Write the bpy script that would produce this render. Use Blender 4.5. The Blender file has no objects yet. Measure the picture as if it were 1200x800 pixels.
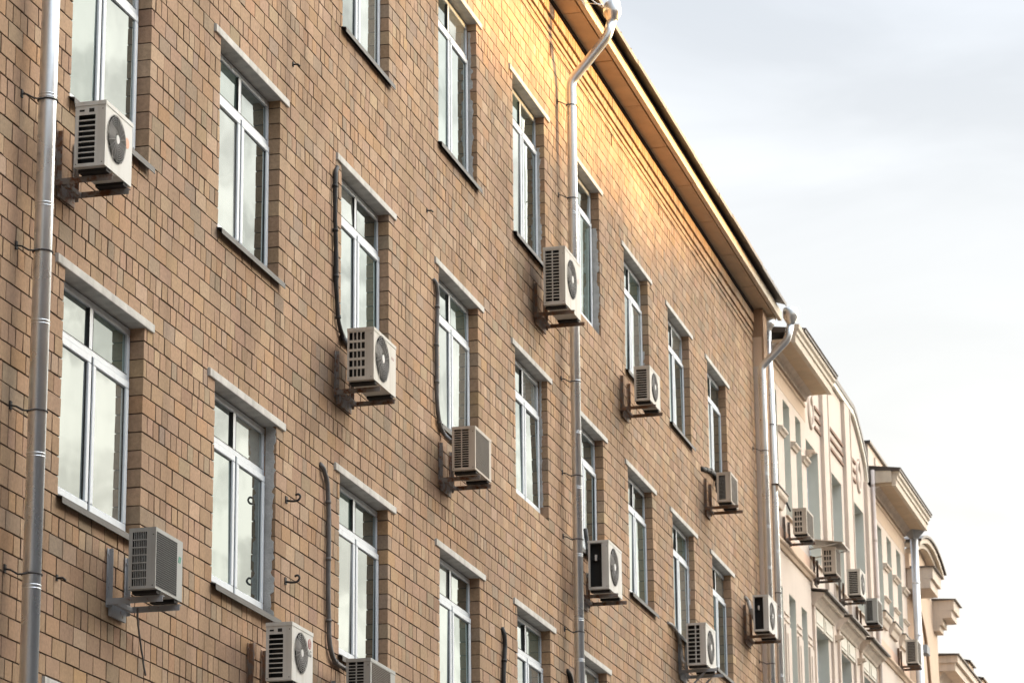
import bpy, math, random
import numpy as np
from mathutils import Matrix, Vector
R = math.radians
rnd = random.Random(7)
C = bpy.context.scene.collection
scene = bpy.context.scene
GROUND = -1.6

# ------------------------------------------------------------------ helpers
class MB:
    """collects faces; build() links them as ONE mesh object"""
    def __init__(s, T=None):
        s.v = []; s.f = []; s.m = []; s.sm = []; s.T = T
    def P(s, p):
        s.v.append(tuple(s.T(*p)) if s.T else tuple(p)); return len(s.v) - 1
    def face(s, pts, mat=0, smooth=False):
        s.f.append([s.P(p) for p in pts]); s.m.append(mat); s.sm.append(smooth)
    def box(s, x0, x1, y0, y1, z0, z1, mat=0, skip=''):
        c = [(x, y, z) for z in (z0, z1) for y in (y0, y1) for x in (x0, x1)]
        i = [s.P(p) for p in c]
        F = {'b': (0, 2, 3, 1), 't': (4, 5, 7, 6), 'f': (0, 1, 5, 4), 'k': (2, 6, 7, 3), 'l': (0, 4, 6, 2), 'r': (1, 3, 7, 5)}
        for k, q in F.items():
            if k not in skip:
                s.f.append([i[a] for a in q]); s.m.append(mat); s.sm.append(False)
    def prism(s, prof, a0, a1, axis='x', mat=0, caps=True):
        """closed profile extruded along an axis. axis x: profile (y,z); y: (x,z); z: (x,y)"""
        def mk(a, p):
            return (a, p[0], p[1]) if axis == 'x' else (p[0], a, p[1]) if axis == 'y' else (p[0], p[1], a)
        A = [s.P(mk(a0, p)) for p in prof]; B = [s.P(mk(a1, p)) for p in prof]; n = len(prof)
        for k in range(n):
            s.f.append([A[k], A[(k + 1) % n], B[(k + 1) % n], B[k]]); s.m.append(mat); s.sm.append(False)
        if caps:
            s.f.append(A[::-1]); s.m.append(mat); s.sm.append(False)
            s.f.append(B); s.m.append(mat); s.sm.append(False)
    def tube(s, path, r, n=12, mat=0, caps=True, smooth=True):
        path = [Vector(p) for p in path]; rs = r if isinstance(r, (list, tuple)) else [r] * len(path)
        rings = []; prev = None
        for k, p in enumerate(path):
            t = (path[min(k + 1, len(path) - 1)] - path[max(k - 1, 0)]).normalized()
            if prev is None:
                a = Vector((1, 0, 0)) if abs(t.x) < .8 else Vector((0, 1, 0))
                u = t.cross(a).normalized()
            else:
                u = (prev - t * prev.dot(t)).normalized()
            prev = u; w = t.cross(u)
            rings.append([s.P(p + (u * math.cos(q) + w * math.sin(q)) * rs[k]) for q in [2 * math.pi * j / n for j in range(n)]])
        for k in range(len(rings) - 1):
            for j in range(n):
                s.f.append([rings[k][j], rings[k][(j + 1) % n], rings[k + 1][(j + 1) % n], rings[k + 1][j]]); s.m.append(mat); s.sm.append(smooth)
        if caps:
            s.f.append(rings[0][::-1]); s.m.append(mat); s.sm.append(False)
            s.f.append(rings[-1]); s.m.append(mat); s.sm.append(False)
    def disc(s, c, r, axis='y', n=28, mat=0, rin=0.0, flip=1):
        def pt(q, rr):
            a, b = math.cos(q) * rr, math.sin(q) * rr
            return (c[0] + a, c[1], c[2] + b) if axis == 'y' else (c[0], c[1] + a, c[2] + b) if axis == 'x' else (c[0] + a, c[1] + b, c[2])
        if rin <= 0:
            s.face([pt(2 * math.pi * k / n * flip, r) for k in range(n)], mat)
        else:
            for k in range(n):
                q0, q1 = 2 * math.pi * k / n, 2 * math.pi * (k + 1) / n
                s.face([pt(q0, rin), pt(q0, r), pt(q1, r), pt(q1, rin)], mat)
    def ring(s, c, r, t, axis='y', n=28, mat=0):
        pts = []
        for k in range(n + 1):
            q = 2 * math.pi * k / n; a, b = math.cos(q) * r, math.sin(q) * r
            pts.append((c[0] + a, c[1], c[2] + b) if axis == 'y' else (c[0] + a, c[1] + b, c[2]))
        s.tube(pts, t, 5, mat, caps=False)
    def build(s, name, mats, parent=None, loc=None, attr=None):
        me = bpy.data.meshes.new(name)
        o0 = Vector(loc) if loc is not None else Vector((0, 0, 0))
        V = [(v[0] - o0.x, v[1] - o0.y, v[2] - o0.z) for v in s.v]
        me.from_pydata(V, [], s.f)
        mats = mats if isinstance(mats, (list, tuple)) else [mats]
        for m in mats: me.materials.append(m)
        me.polygons.foreach_set('material_index', s.m)
        me.polygons.foreach_set('use_smooth', s.sm)
        if attr is not None:
            a = me.attributes.new('tone', 'FLOAT_COLOR', 'POINT')
            a.data.foreach_set('color', np.asarray(attr, dtype=np.float32).ravel())
        me.update()
        o = bpy.data.objects.new(name, me); C.objects.link(o)
        o.location = o0
        if parent is not None: o.parent = parent
        return o

def empty(name, loc, label, cat, group=None, rz=0.0):
    o = bpy.data.objects.new(name, None); C.objects.link(o)
    o.location = loc; o.rotation_euler = (0, 0, rz); o.empty_display_size = .2
    tag(o, label, cat, group); return o
def tag(o, label=None, cat=None, group=None, kind=None):
    if label: o['label'] = label
    if cat: o['category'] = cat
    if group: o['group'] = group
    if kind: o['kind'] = kind
    return o
def copy_tree(o, parent=None):
    c = o.copy(); C.objects.link(c); c.parent = parent
    for ch in list(o.children): copy_tree(ch, c)
    return c

# ------------------------------------------------------------------ materials
def nt(name):
    m = bpy.data.materials.new(name); m.use_nodes = True
    t = m.node_tree; b = t.nodes['Principled BSDF']; return m, t, b
def link(t, a, ao, b, bi): t.links.new(a.outputs[ao], b.inputs[bi])
def paint(name, col, rough=.6, var=.12, scale=6.0, bump=.05, metal=0.0, fine=60.0, streak=0.0, dirt=(.10, .08, .06)):
    """colour with broad and fine unevenness, optional vertical dirt streaks, bump and uneven gloss"""
    m, t, b = nt(name); N = t.nodes
    tc = N.new('ShaderNodeTexCoord')
    n1 = N.new('ShaderNodeTexNoise'); n1.inputs['Scale'].default_value = scale; n1.inputs['Detail'].default_value = 6
    n2 = N.new('ShaderNodeTexNoise'); n2.inputs['Scale'].default_value = fine; n2.inputs['Detail'].default_value = 3
    link(t, tc, 'Object', n1, 'Vector'); link(t, tc, 'Object', n2, 'Vector')
    mr = N.new('ShaderNodeMapRange'); mr.inputs['From Min'].default_value = .3; mr.inputs['From Max'].default_value = .7
    mr.inputs['To Min'].default_value = 1 - var; mr.inputs['To Max'].default_value = 1 + var
    ad = N.new('ShaderNodeMath'); ad.operation = 'MULTIPLY_ADD'; ad.inputs[1].default_value = .3; 
    link(t, n2, 'Fac', ad, 0)
    sb = N.new('ShaderNodeMath'); sb.operation = 'SUBTRACT'; sb.inputs[1].default_value = .15
    link(t, n1, 'Fac', ad, 2); link(t, ad, 0, sb, 0); link(t, sb, 0, mr, 'Value')
    vm = N.new('ShaderNodeVectorMath'); vm.operation = 'SCALE'; vm.inputs[0].default_value = col
    link(t, mr, 0, vm, 'Scale')
    out = vm
    if streak > 0:
        mp = N.new('ShaderNodeMapping'); mp.inputs['Scale'].default_value = (9, 9, .7)
        n3 = N.new('ShaderNodeTexNoise'); n3.inputs['Scale'].default_value = 1.0; n3.inputs['Detail'].default_value = 5
        link(t, tc, 'Object', mp, 'Vector'); link(t, mp, 0, n3, 'Vector')
        r3 = N.new('ShaderNodeMapRange'); r3.inputs['From Min'].default_value = .5; r3.inputs['From Max'].default_value = .75
        r3.inputs['To Max'].default_value = streak; link(t, n3, 'Fac', r3, 'Value')
        mx = N.new('ShaderNodeMix'); mx.data_type = 'RGBA'; mx.inputs['B'].default_value = (*dirt, 1)
        link(t, r3, 0, mx, 'Factor'); t.links.new(vm.outputs[0], mx.inputs['A']); 
        t.links.new(mx.outputs['Result'], b.inputs['Base Color'])
    else:
        t.links.new(vm.outputs[0], b.inputs['Base Color'])
    rr = N.new('ShaderNodeMapRange'); rr.inputs['To Min'].default_value = max(.02, rough - .12); rr.inputs['To Max'].default_value = min(1, rough + .12)
    link(t, n1, 'Fac', rr, 'Value'); link(t, rr, 0, b, 'Roughness')
    b.inputs['Metallic'].default_value = metal
    if bump:
        bp = N.new('ShaderNodeBump'); bp.inputs['Strength'].default_value = bump; bp.inputs['Distance'].default_value = .01
        link(t, n2, 'Fac', bp, 'Height'); link(t, bp, 0, b, 'Normal')
    return m
def rusty(name, base, rust=(.16, .065, .025), amount=.5, rough=.75):
    m, t, b = nt(name); N = t.nodes
    tc = N.new('ShaderNodeTexCoord')
    n = N.new('ShaderNodeTexNoise'); n.inputs['Scale'].default_value = 14; n.inputs['Detail'].default_value = 8; n.inputs['Roughness'].default_value = .7
    link(t, tc, 'Object', n, 'Vector')
    mr = N.new('ShaderNodeMapRange'); mr.inputs['From Min'].default_value = .62 - amount * .35; mr.inputs['From Max'].default_value = .72 - amount * .25
    link(t, n, 'Fac', mr, 'Value')
    mx = N.new('ShaderNodeMix'); mx.data_type = 'RGBA'; mx.inputs['A'].default_value = (*base, 1); mx.inputs['B'].default_value = (*rust, 1)
    link(t, mr, 0, mx, 'Factor'); t.links.new(mx.outputs['Result'], b.inputs['Base Color'])
    b.inputs['Roughness'].default_value = rough
    bp = N.new('ShaderNodeBump'); bp.inputs['Strength'].default_value = .3; bp.inputs['Distance'].default_value = .004
    link(t, n, 'Fac', bp, 'Height'); link(t, bp, 0, b, 'Normal')
    return m
def brick_mat():
    m, t, b = nt('facing_brick'); N = t.nodes
    at = N.new('ShaderNodeAttribute'); at.attribute_name = 'tone'
    tc = N.new('ShaderNodeTexCoord')
    n1 = N.new('ShaderNodeTexNoise'); n1.inputs['Scale'].default_value = 34; n1.inputs['Detail'].default_value = 7; n1.inputs['Roughness'].default_value = .65
    n2 = N.new('ShaderNodeTexNoise'); n2.inputs['Scale'].default_value = .55; n2.inputs['Detail'].default_value = 6
    mp = N.new('ShaderNodeMapping'); mp.inputs['Scale'].default_value = (2.2, 2.2, .28)
    n3 = N.new('ShaderNodeTexNoise'); n3.inputs['Scale'].default_value = 1; n3.inputs['Detail'].default_value = 7
    for n in (n1, n2): link(t, tc, 'Object', n, 'Vector')
    link(t, tc, 'Object', mp, 'Vector'); link(t, mp, 0, n3, 'Vector')
    def rng(n, a, bb, c, d):
        r = N.new('ShaderNodeMapRange'); r.inputs['From Min'].default_value = a; r.inputs['From Max'].default_value = bb
        r.inputs['To Min'].default_value = c; r.inputs['To Max'].default_value = d; link(t, n, 'Fac', r, 'Value'); return r
    a = rng(n1, .3, .7, .80, 1.17); c = rng(n2, .35, .65, .86, 1.10); d = rng(n3, .50, .74, 1.0, .70)
    m1 = N.new('ShaderNodeMath'); m1.operation = 'MULTIPLY'; link(t, a, 0, m1, 0); link(t, c, 0, m1, 1)
    m2 = N.new('ShaderNodeMath'); m2.operation = 'MULTIPLY'; link(t, m1, 0, m2, 0); link(t, d, 0, m2, 1)
    vm = N.new('ShaderNodeVectorMath'); vm.operation = 'SCALE'; link(t, at, 'Color', vm, 0); link(t, m2, 0, vm, 'Scale')
    t.links.new(vm.outputs[0], b.inputs['Base Color'])
    b.inputs['Roughness'].default_value = .82; b.inputs['Specular IOR Level'].default_value = .25
    bp = N.new('ShaderNodeBump'); bp.inputs['Strength'].default_value = .35; bp.inputs['Distance'].default_value = .004
    link(t, n1, 'Fac', bp, 'Height'); link(t, bp, 0, b, 'Normal')
    return m
def glass_mat(name='window_glass', mirror=.62, dark=(.035, .045, .045)):
    m, t, b = nt(name); N = t.nodes; N.remove(b)
    out = N['Material Output']
    g = N.new('ShaderNodeBsdfGlossy'); g.inputs['Roughness'].default_value = .012; g.inputs['Color'].default_value = (.88, .95, .93, 1)
    d = N.new('ShaderNodeBsdfDiffuse'); d.inputs['Color'].default_value = (*dark, 1)
    fr = N.new('ShaderNodeFresnel'); fr.inputs['IOR'].default_value = 2.5
    mr = N.new('ShaderNodeMapRange'); mr.inputs['From Min'].default_value = .18; mr.inputs['From Max'].default_value = .55
    mr.inputs['To Min'].default_value = .3; mr.inputs['To Max'].default_value = mirror
    link(t, fr, 0, mr, 'Value')
    tc = N.new('ShaderNodeTexCoord'); n = N.new('ShaderNodeTexNoise'); n.inputs['Scale'].default_value = 1.6
    link(t, tc, 'Object', n, 'Vector')
    bp = N.new('ShaderNodeBump'); bp.inputs['Strength'].default_value = .10; bp.inputs['Distance'].default_value = .02
    link(t, n, 'Fac', bp, 'Height'); link(t, bp, 0, g, 'Normal')
    mx = N.new('ShaderNodeMixShader'); link(t, mr, 0, mx, 0); link(t, d, 0, mx, 1); link(t, g, 0, mx, 2)
    link(t, mx, 0, out, 'Surface')
    return m
def galv_mat(name, col=(.74, .76, .78), rough=.32):
    m = paint(name, col, rough, .06, 2.2, .0, .82, 40, .25, (.36, .37, .37))
    return m

M = dict(
    brick=brick_mat(),
    mortar=paint('mortar', (.15, .102, .07), .95, .25, 5, .3),
    pvc=paint('white_window_frame', (.66, .705, .735), .35, .05, 3, .0, streak=.25, dirt=(.35, .34, .32)),
    glass=glass_mat(),
    gasket=paint('black_gasket', (.02, .02, .02), .6, .1),
    concrete=paint('lintel_concrete', (.60, .575, .525), .9, .12, 7, .3, streak=.35, dirt=(.2, .18, .15)),
    soffitc=paint('lintel_under', (.30, .28, .25), .9, .2, 7, .3),
    sill=paint('dark_sill_metal', (.03, .026, .023), .5, .2, 4, .05),
    plaster=paint('grey_mortar_patch', (.47, .46, .44), .95, .2, 9, .4),
    galv=galv_mat('galvanised_metal', (.82, .85, .86), .29),
    galvd=paint('pink_painted_pipe', (.66, .56, .50), .5, .08, 3, .0, streak=.2),
    palepipe=paint('pale_painted_pipe', (.74, .76, .78), .35, .06, 3, .0, .55, streak=.15),
    bracket=rusty('bracket_iron', (.24, .22, .20), amount=.45),
    rust=rusty('rusty_iron', (.17, .13, .10), (.21, .10, .045), amount=.5),
    greyiron=rusty('grey_painted_iron', (.34, .35, .36), amount=.1),
    iron=paint('black_iron', (.025, .022, .02), .6, .2),
    cable=paint('black_cable_wrap', (.02, .02, .02), .6, .3, 12, .2),
    conduit=paint('grey_conduit', (.13, .125, .12), .6, .2, 12, .1),
    lagging=paint('pale_pipe_lagging', (.38, .36, .33), .8, .25, 12, .2),
    cream=paint('casing_warm_white', (.54, .505, .44), .45, .05, 3, .0, streak=.55, dirt=(.3, .24, .16)),
    white=paint('casing_white', (.58, .565, .52), .45, .05, 3, .0, streak=.5, dirt=(.33, .27, .18)),
    greyc=paint('casing_grey', (.36, .36, .335), .5, .06, 3, .0, streak=.35, dirt=(.2, .17, .13)),
    beige=paint('casing_beige', (.50, .43, .35), .5, .06, 3, .0, streak=.35, dirt=(.22, .17, .12)),
    hollow=paint('dark_interior', (.012, .011, .010), .8, .3),
    coil=paint('condenser_fins', (.05, .047, .042), .6, .3, 30, .2),
    fan=paint('fan_plastic', (.34, .31, .27), .5, .1),
    hub=paint('fan_hub', (.62, .60, .56), .5, .1),
    wire=paint('guard_wire', (.33, .31, .28), .5, .1),
    darkgrille=paint('dark_front_grille', (.075, .075, .07), .6, .15),
    browngrille=paint('brown_front_grille', (.16, .13, .10), .6, .15),
    orange=paint('peach_badge', (.70, .36, .22), .5, .05),
    red=paint('maroon_badge', (.42, .10, .08), .5, .05),
    faded=paint('faded_pink_badge', (.62, .44, .40), .5, .05),
    green=paint('green_badge', (.06, .30, .20), .5, .05),
    ink=paint('grey_ink', (.16, .17, .17), .5, .05),
    soffit=paint('soffit_board', (.56, .425, .285), .8, .10, 2.5, .1, streak=.12, dirt=(.25, .15, .08)),
    soffitgap=paint('dark_gap', (.03, .024, .02), .9, .1),
    fascia=paint('cream_fascia', (.62, .53, .42), .7, .08, 3, .1, streak=.35, dirt=(.38, .28, .18)),
    roof=paint('dark_roof_sheet', (.085, .068, .056), .45, .2, 3, .05, .3),
    pink=paint('pale_pink_stucco', (.70, .595, .505), .88, .06, .8, .15, streak=.10, dirt=(.40, .32, .25)),
    tan=paint('tan_stucco', (.66, .50, .365), .88, .06, 1.0, .15, streak=.12, dirt=(.38, .26, .16)),
    salmon=paint('salmon_stucco', (.72, .50, .37), .88, .06, 1.0, .15),
    ivory=paint('ivory_stucco', (.80, .76, .66), .88, .06, 1.2, .15),
    reveal=paint('grey_reveal_plaster', (.72, .72, .645), .9, .06, 2, .15),
    mould=paint('weathered_moulding', (.70, .595, .49), .88, .10, 2, .15, streak=.3, dirt=(.24, .19, .15)),
    brown=paint('brown_stucco', (.38, .25, .16), .9, .12, 2, .2, streak=.3),
    barline=paint('groove_shade_brown', (.26, .16, .11), .9, .1),
    asphalt=paint('asphalt', (.05, .05, .052), .9, .2, 3, .3),
    paving=paint('pavement_slabs', (.20, .19, .18), .9, .15, 2, .3),
    kerb=paint('granite_kerb', (.25, .24, .23), .85, .15, 4, .2),
    whiteline=paint('road_paint', (.65, .65, .62), .7, .1),
    opposite=paint('ochre_stucco', (.42, .33, .22), .9, .1, 1, .2),
)

# ------------------------------------------------------------------ camera (fitted to the photograph)
Fpx = 3683.04
d = Vector((0.93223602, 0.23694724, 0.27348128)); r = Vector((0.24874928, -0.96852805, -0.00878669)); u = Vector((-0.2627923, -0.07621954, 0.96183719))
cam = bpy.data.cameras.new('camera'); co = bpy.data.objects.new('camera', cam); C.objects.link(co)
mw = Matrix(((r.x, u.x, -d.x, 0), (r.y, u.y, -d.y, -8.7), (r.z, u.z, -d.z, 0), (0, 0, 0, 1)))
co.matrix_world = mw
cam.sensor_width = 36; cam.lens = 36 * Fpx / 1200; cam.clip_start = .5; cam.clip_end = 3000
cam.dof.use_dof = True; cam.dof.focus_distance = 27; cam.dof.aperture_fstop = 6.3
scene.camera = co

# ------------------------------------------------------------------ ground
g = MB(); g.box(-900, 1500, -900, 900, GROUND - .5, GROUND - .15)
tag(g.build('ground', M['asphalt']), kind='structure')
g = MB(); g.box(-300, 600, -31.5, -4.0, GROUND - .15, GROUND - .12)
tag(g.build('road', M['asphalt']), kind='structure')
g = MB(); g.box(-300, 600, -3.85, -.06, GROUND - .15, GROUND); g.box(-300, 600, -39.9, -31.65, GROUND - .15, GROUND)
tag(g.build('pavement', M['paving']), kind='structure')
g = MB(); g.box(-300, 600, -3.998, -3.852, GROUND - .15, GROUND + .003); g.box(-300, 600, -31.648, -31.502, GROUND - .15, GROUND + .003)
tag(g.build('kerb', M['kerb']), kind='structure')
g = MB()
for k in range(-20, 60): g.box(k * 6, k * 6 + 2.5, -10.85, -10.7, GROUND - .118, GROUND - .114)
tag(g.build('road_marking', M['whiteline']), kind='structure')

# ================================================================== BRICK BUILDING
X0, X1 = 12.0, 50.86
LT = {4: 3.85, 3: 7.0, 2: 10.08}            # lintel tops of the storeys
COLS = [(-1, 17.48, 19.12), (0, 20.78, 22.43), (1, 24.09, 25.71), (2, 27.58, 29.18), (3, 31.07, 32.69), (4, 34.36, 35.95),
        (5, 37.40, 39.01), (6, 40.53, 42.12), (7, 43.53, 45.12), (8, 46.56, 48.13)]
SL = .07
OPEN = []                                   # row, col, x0, x1, sill z, head z, has a sill sheet
for c, a, b in COLS:
    OPEN.append((4, c, a, b, 2.02, LT[4] - SL, True))
    OPEN.append((3, c, a, b, 5.19, LT[3] - SL, True))
    OPEN.append((2, c, a, b, 8.265, LT[2] - SL, c not in (4,)))
    if c <= 5: OPEN.append((1, c, a, b, 11.42, 13.49 - SL, c != 5))
    else: OPEN.append((1, c, a, b, 11.36, 13.17 - SL, True))
SLOTS = [(x, 14.36, 14.58) for x in (32.85, 36.33, 39.88, 43.05, 46.52, 50.0)]
CH = .148
rects = [(a, b, z0, z1) for (_, _, a, b, z0, z1, _) in OPEN]
rects += [(a - .18, b + .19, z1, z1 + SL) for (_, _, a, b, z0, z1, _) in OPEN]
rects += [(x - .035, x + .035, z0, z1) for x, z0, z1 in SLOTS]

bk = MB(); tones = []; JH = .0048; JV = .0062
def tone(x=0.0, z=0.0):
    q = rnd.random(); base = np.array((.415, .27, .167))
    if q < .08 + .14 * max(0, math.sin(x * .9 + z * 1.7) * math.sin(z * 2.3 - x * .35)) ** 2: base = np.array((.355, .257, .172))      # greyish
    elif q < .18: base = np.array((.435, .265, .148))       # orange
    elif q < .28: base = np.array((.47, .325, .21))      # pale
    elif q < .34: base = np.array((.36, .228, .138))      # dark
    v = rnd.gauss(1, .05); return base * v * np.array((1, 1 + rnd.gauss(0, .016), 1 + rnd.gauss(0, .03)))
STAINS_SHADE = [(34.75, 10.95, .42, .5, .62), (21.2, 4.35, .45, .35, .8), (26.9, 7.45, .4, .35, .78), (30.6, 7.45, .4, .35, .78), (49.0, 8.95, .4, .4, .72), (45.7, 10.35, .4, .35, .74), (39.8, 10.45, .4, .35, .76), (37.0, 7.4, .4, .4, .78)]  # first entry: the largest unit's shade and dirt, painted into the bricks
STAINS_SHADE += [(36.52, z, .16, .55, .86) for z in (6.4, 7.3, 8.1, 9.4, 10.3, 11.5, 12.4)] + [(19.75, z, .2, .6, .84) for z in (4.2, 5.3, 6.4, 7.6, 8.5)]  # middle pipe's shadow line painted into the bricks; dirt beside the left pipe
STAINS_SHADE += [(v, z0 - .25, .12, .35, .85) for (_, _, a, b, z0, z1, sl) in OPEN for v in (a - .02, b + .02) if sl]
def stain_shade(x, z):
    """dirt, run-off and painted shade: darker bricks beside pipes, under sill ends and round the brackets"""
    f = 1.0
    for (a, c, rx, rz, k) in STAINS_SHADE:
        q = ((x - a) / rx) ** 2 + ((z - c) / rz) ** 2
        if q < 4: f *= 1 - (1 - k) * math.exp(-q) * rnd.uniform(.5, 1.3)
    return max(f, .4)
def add_brick(x0, x1, z0, z1, depth=.02, y=0.0, gl=.0062, gr=.0062, gb=.0048, gt=.0048, joint=True):
    x0 += gl; x1 -= gr; z0 += gb; z1 -= gt
    if gb and gt: w_ = rnd.uniform(-.002, .002); z0 += w_; z1 += w_
    if x1 - x0 < .012 or z1 - z0 < .012: return
    j = y + rnd.uniform(-.0022, .0018); c = min(.0025, (x1 - x0) * .2, (z1 - z0) * .2)
    tz = rnd.uniform(-.0012, .0012); tx = rnd.uniform(-.0012, .0012)
    yb = y + depth
    n0 = len(bk.v)
    bk.v += [(x0, yb, z0), (x1, yb, z0), (x1, yb, z1), (x0, yb, z1),
             (x0, j + c, z0), (x1, j + c, z0), (x1, j + c, z1), (x0, j + c, z1),
             (x0 + c, j + tx + tz, z0 + c), (x1 - c, j - tx + tz, z0 + c), (x1 - c, j - tx - tz, z1 - c), (x0 + c, j + tx - tz, z1 - c)]
    for q in ((8, 9, 10, 11), (4, 5, 9, 8), (5, 6, 10, 9), (6, 7, 11, 10), (7, 4, 8, 11), (0, 1, 5, 4), (1, 2, 6, 5), (2, 3, 7, 6), (3, 0, 4, 7)):
        side = q[0] < 4 and q[1] < 4
        free_l, free_r = q == (3, 0, 4, 7) and gl == 0, q == (1, 2, 6, 5) and gr == 0
        bk.f.append([n0 + k for k in q]); bk.m.append(1 if joint and side and not (free_l or free_r) else 0); bk.sm.append(False)
    t = tone((x0 + x1) / 2, (z0 + z1) / 2) * stain_shade((x0 + x1) / 2, (z0 + z1) / 2); tones.extend([(t[0], t[1], t[2], 1.0)] * 12)
WALLTOP = 14.548
zbase = 10.08 - CH * 56
k = 0
while True:
    za, zb = zbase + k * CH, zbase + (k + 1) * CH
    if za >= WALLTOP - .02: break
    zb = min(zb, WALLTOP)
    header = (k % 4 == 1)
    L = .131 if header else .262
    off = (rnd.uniform(0, L) if header else (k % 2) * .131 + rnd.uniform(-.02, .02))
    # stretches of wall with the same free height within this course
    part_ = [q for q in rects if q[2] < zb - .02 and q[3] > za + .02]
    bx = sorted({X0, X1} | {v for q in part_ for v in q[:2]}); runs = []
    for a, b in zip(bx[:-1], bx[1:]):
        xm = (a + b) / 2; z = za; bands = []
        for q in sorted([q for q in part_ if q[0] < xm < q[1]], key=lambda q: q[2]):
            if q[2] > z + .02: bands.append((z, min(q[2], zb)))
            z = max(z, q[3])
        if z < zb - .02: bands.append((z, zb))
        for bd in bands:
            m_ = [r_ for r_ in runs if r_[1] == a and r_[2] == bd]
            if m_: m_[0][1] = b
            else: runs.append([a, b, bd])
    full = lambda x: any(r_[2] == (za, zb) and r_[0] - 1e-6 <= x <= r_[1] + 1e-6 for r_ in runs)
    for fa, fb, (ca, cb) in runs:
        jl = any(abs(q[1] - fa) < 1e-6 and q[2] <= ca + .01 and q[3] >= cb - .01 for q in part_)      # an opening on the left / on the right
        jr = any(abs(q[0] - fb) < 1e-6 and q[2] <= ca + .01 and q[3] >= cb - .01 for q in part_)
        n = math.floor((fa - X0 - off) / L); x = X0 + off + n * L
        while x < fb:
            xa, xb = max(x, fa), min(x + L, fb)
            if xa - fa < .05 and xa > fa: xa = fa
            if fb - xb < .05: xb = fb
            if xb - xa > .05 or (xa == fa and xb == fb):
                el_, er_ = (xa == fa and jl), (xb == fb and jr); dl = .128 if el_ or er_ else .022
                gb_, gt_ = (JH if ca == za else 0.0), (JH if cb == zb else 0.0)
                if not header and xb - xa > .2 and dl < .1 and rnd.random() < .15:
                    xm_ = xa + .131; add_brick(xa, xm_, ca, cb, dl, gb=gb_, gt=gt_); xa = xm_
                add_brick(xa, xb, ca, cb, dl, gl=0 if el_ else JV, gr=0 if er_ else JV, gb=gb_, gt=gt_)
            if xb == fb: break
            x += L
    k += 1
# corbelled courses under the eave, each standing further out
for (z0, z1, out, L) in ((14.552, 14.60, -.008, .262), (14.607, 14.655, .002, .262), (14.662, 14.70, -.010, .262), (14.707, 14.755, .004, .262), (14.762, 14.855, -.020, .262), (14.862, 14.90, -.004, .131),
                         (14.907, 15.055, -.034, .131), (15.06, 15.10, -.015, .262)):
    x = X0 - rnd.uniform(0, .2)
    while x < X1:
        add_brick(max(x, X0), min(x + L, X1), z0, z1, .02 - out, out, gb=.002, gt=.002, joint=False); x += L
# mortar bed and body of the wall behind the bricks, left open at the windows
nb = len(bk.v)
xs = sorted({X0, X1} | {v for (a, b, p, q) in rects for v in (a - .01, b + .01)})
for i in range(len(xs) - 1):
    a, b = xs[i], xs[i + 1]; xm = (a + b) / 2
    occ = sorted((p, q) for (aa, bb, p, q) in rects if aa - .01 < xm < bb + .01)
    z = 2.0
    for p, q in occ + [(15.12, 15.12)]:
        if p > z + .001:
            bk.box(a, b, .0125, .45, z, p, 1)
        z = max(z, q)
bk.box(X0, X1, .45, .5, 2.0, 15.12, 1)
tones.extend([(.1, .08, .06, 1)] * (len(bk.v) - nb))
ORG = (31.5, 0.0, GROUND)
bb = empty('brick_building', ORG, 'long tan brick building with white framed windows and a deep cream eave', 'building')
def part(mb, name, mats, parent, org=ORG, attr=None):
    o = mb.build(name, mats, None, org, attr); o.parent = parent; o.location = (0, 0, 0); return o
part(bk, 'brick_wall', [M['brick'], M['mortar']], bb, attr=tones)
w = MB(); w.box(X0, X1, .01, .5, GROUND, 1.998, 0); w.box(X0 + .01, X1 - .01, .52, 13.8, GROUND, 15.1, 0)
part(w, 'lower_wall', [M['brown']], bb)
for x, z0, z1 in SLOTS:
    w = MB(); w.box(x - .034, x + .034, .06, .44, z0 + .001, z1 - .001, 0); part(w, 'ventilation_slot', [M['soffitgap']], bb)
# eave
e = MB(); x = 12.0; js = [X0]
xx = 36.85 - 1.8 * 13
while xx < X1 + .6: 
    if xx > X0: js.append(xx)
    xx += 1.805
js.append(X1 + .80)
for a, b in zip(js[:-1], js[1:]):
    e.box(a + .014, b - .014, -.285, .0, 15.165 + rnd.uniform(-.003, .003), 15.21, 0)
e.box(X0, X1 + .80, -.30, -.0, 15.212, 15.24, 1); e.box(X0, X1, -.03, .02, 15.104, 15.163, 1)
part(e, 'eave_soffit', [M['soffit'], M['soffitgap']], bb)
e = MB(); fx = [X0, 19.3, 25.2, 30.9, 37.35, 44.0, 49.0, X1 + .82]
for a, b in zip(fx[:-1], fx[1:]):
    h = rnd.uniform(-.006, .006)
    e.prism([(-.31, 15.162 + h), (-.378, 15.155 + h), (-.384, 15.31 + h), (-.31, 15.32 + h)], a + .004, b - .004, 'x', 0)
part(e, 'fascia', [M['fascia']], bb)
e = MB()
e.box(X0, X1 + .8, -.33, .3, 15.33, 15.36, 1)
xa = X0
while xa < X1 + .5:
    xb = min(xa + rnd.uniform(1.1, 2.1), X1 + .5); q = rnd.uniform(-.007, .007); w_ = rnd.uniform(-.008, .008)
    e.prism([(-.30, 15.36), (-.30, 15.40), (-.50 + w_, 15.335 + q), (-.515 + w_, 15.30 + q), (-.525 + w_, 15.30 + q), (-.525 + w_, 15.36 + q), (-.50 + w_, 15.385 + q), (-.2, 15.51), (-.2, 15.44)], xa + .002, xb - .002, 'x', 0)
    xa = xb
e.prism([(-.199, 15.51), (7.0, 17.9), (7.0, 17.8), (-.199, 15.44)], X0, X1 + .5, 'x', 0)
e.prism([(7.0, 17.9), (14.3, 15.36), (14.3, 15.3), (7.0, 17.8)], X0, X1 + .5, 'x', 0)
xx = X0 + .3
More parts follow.
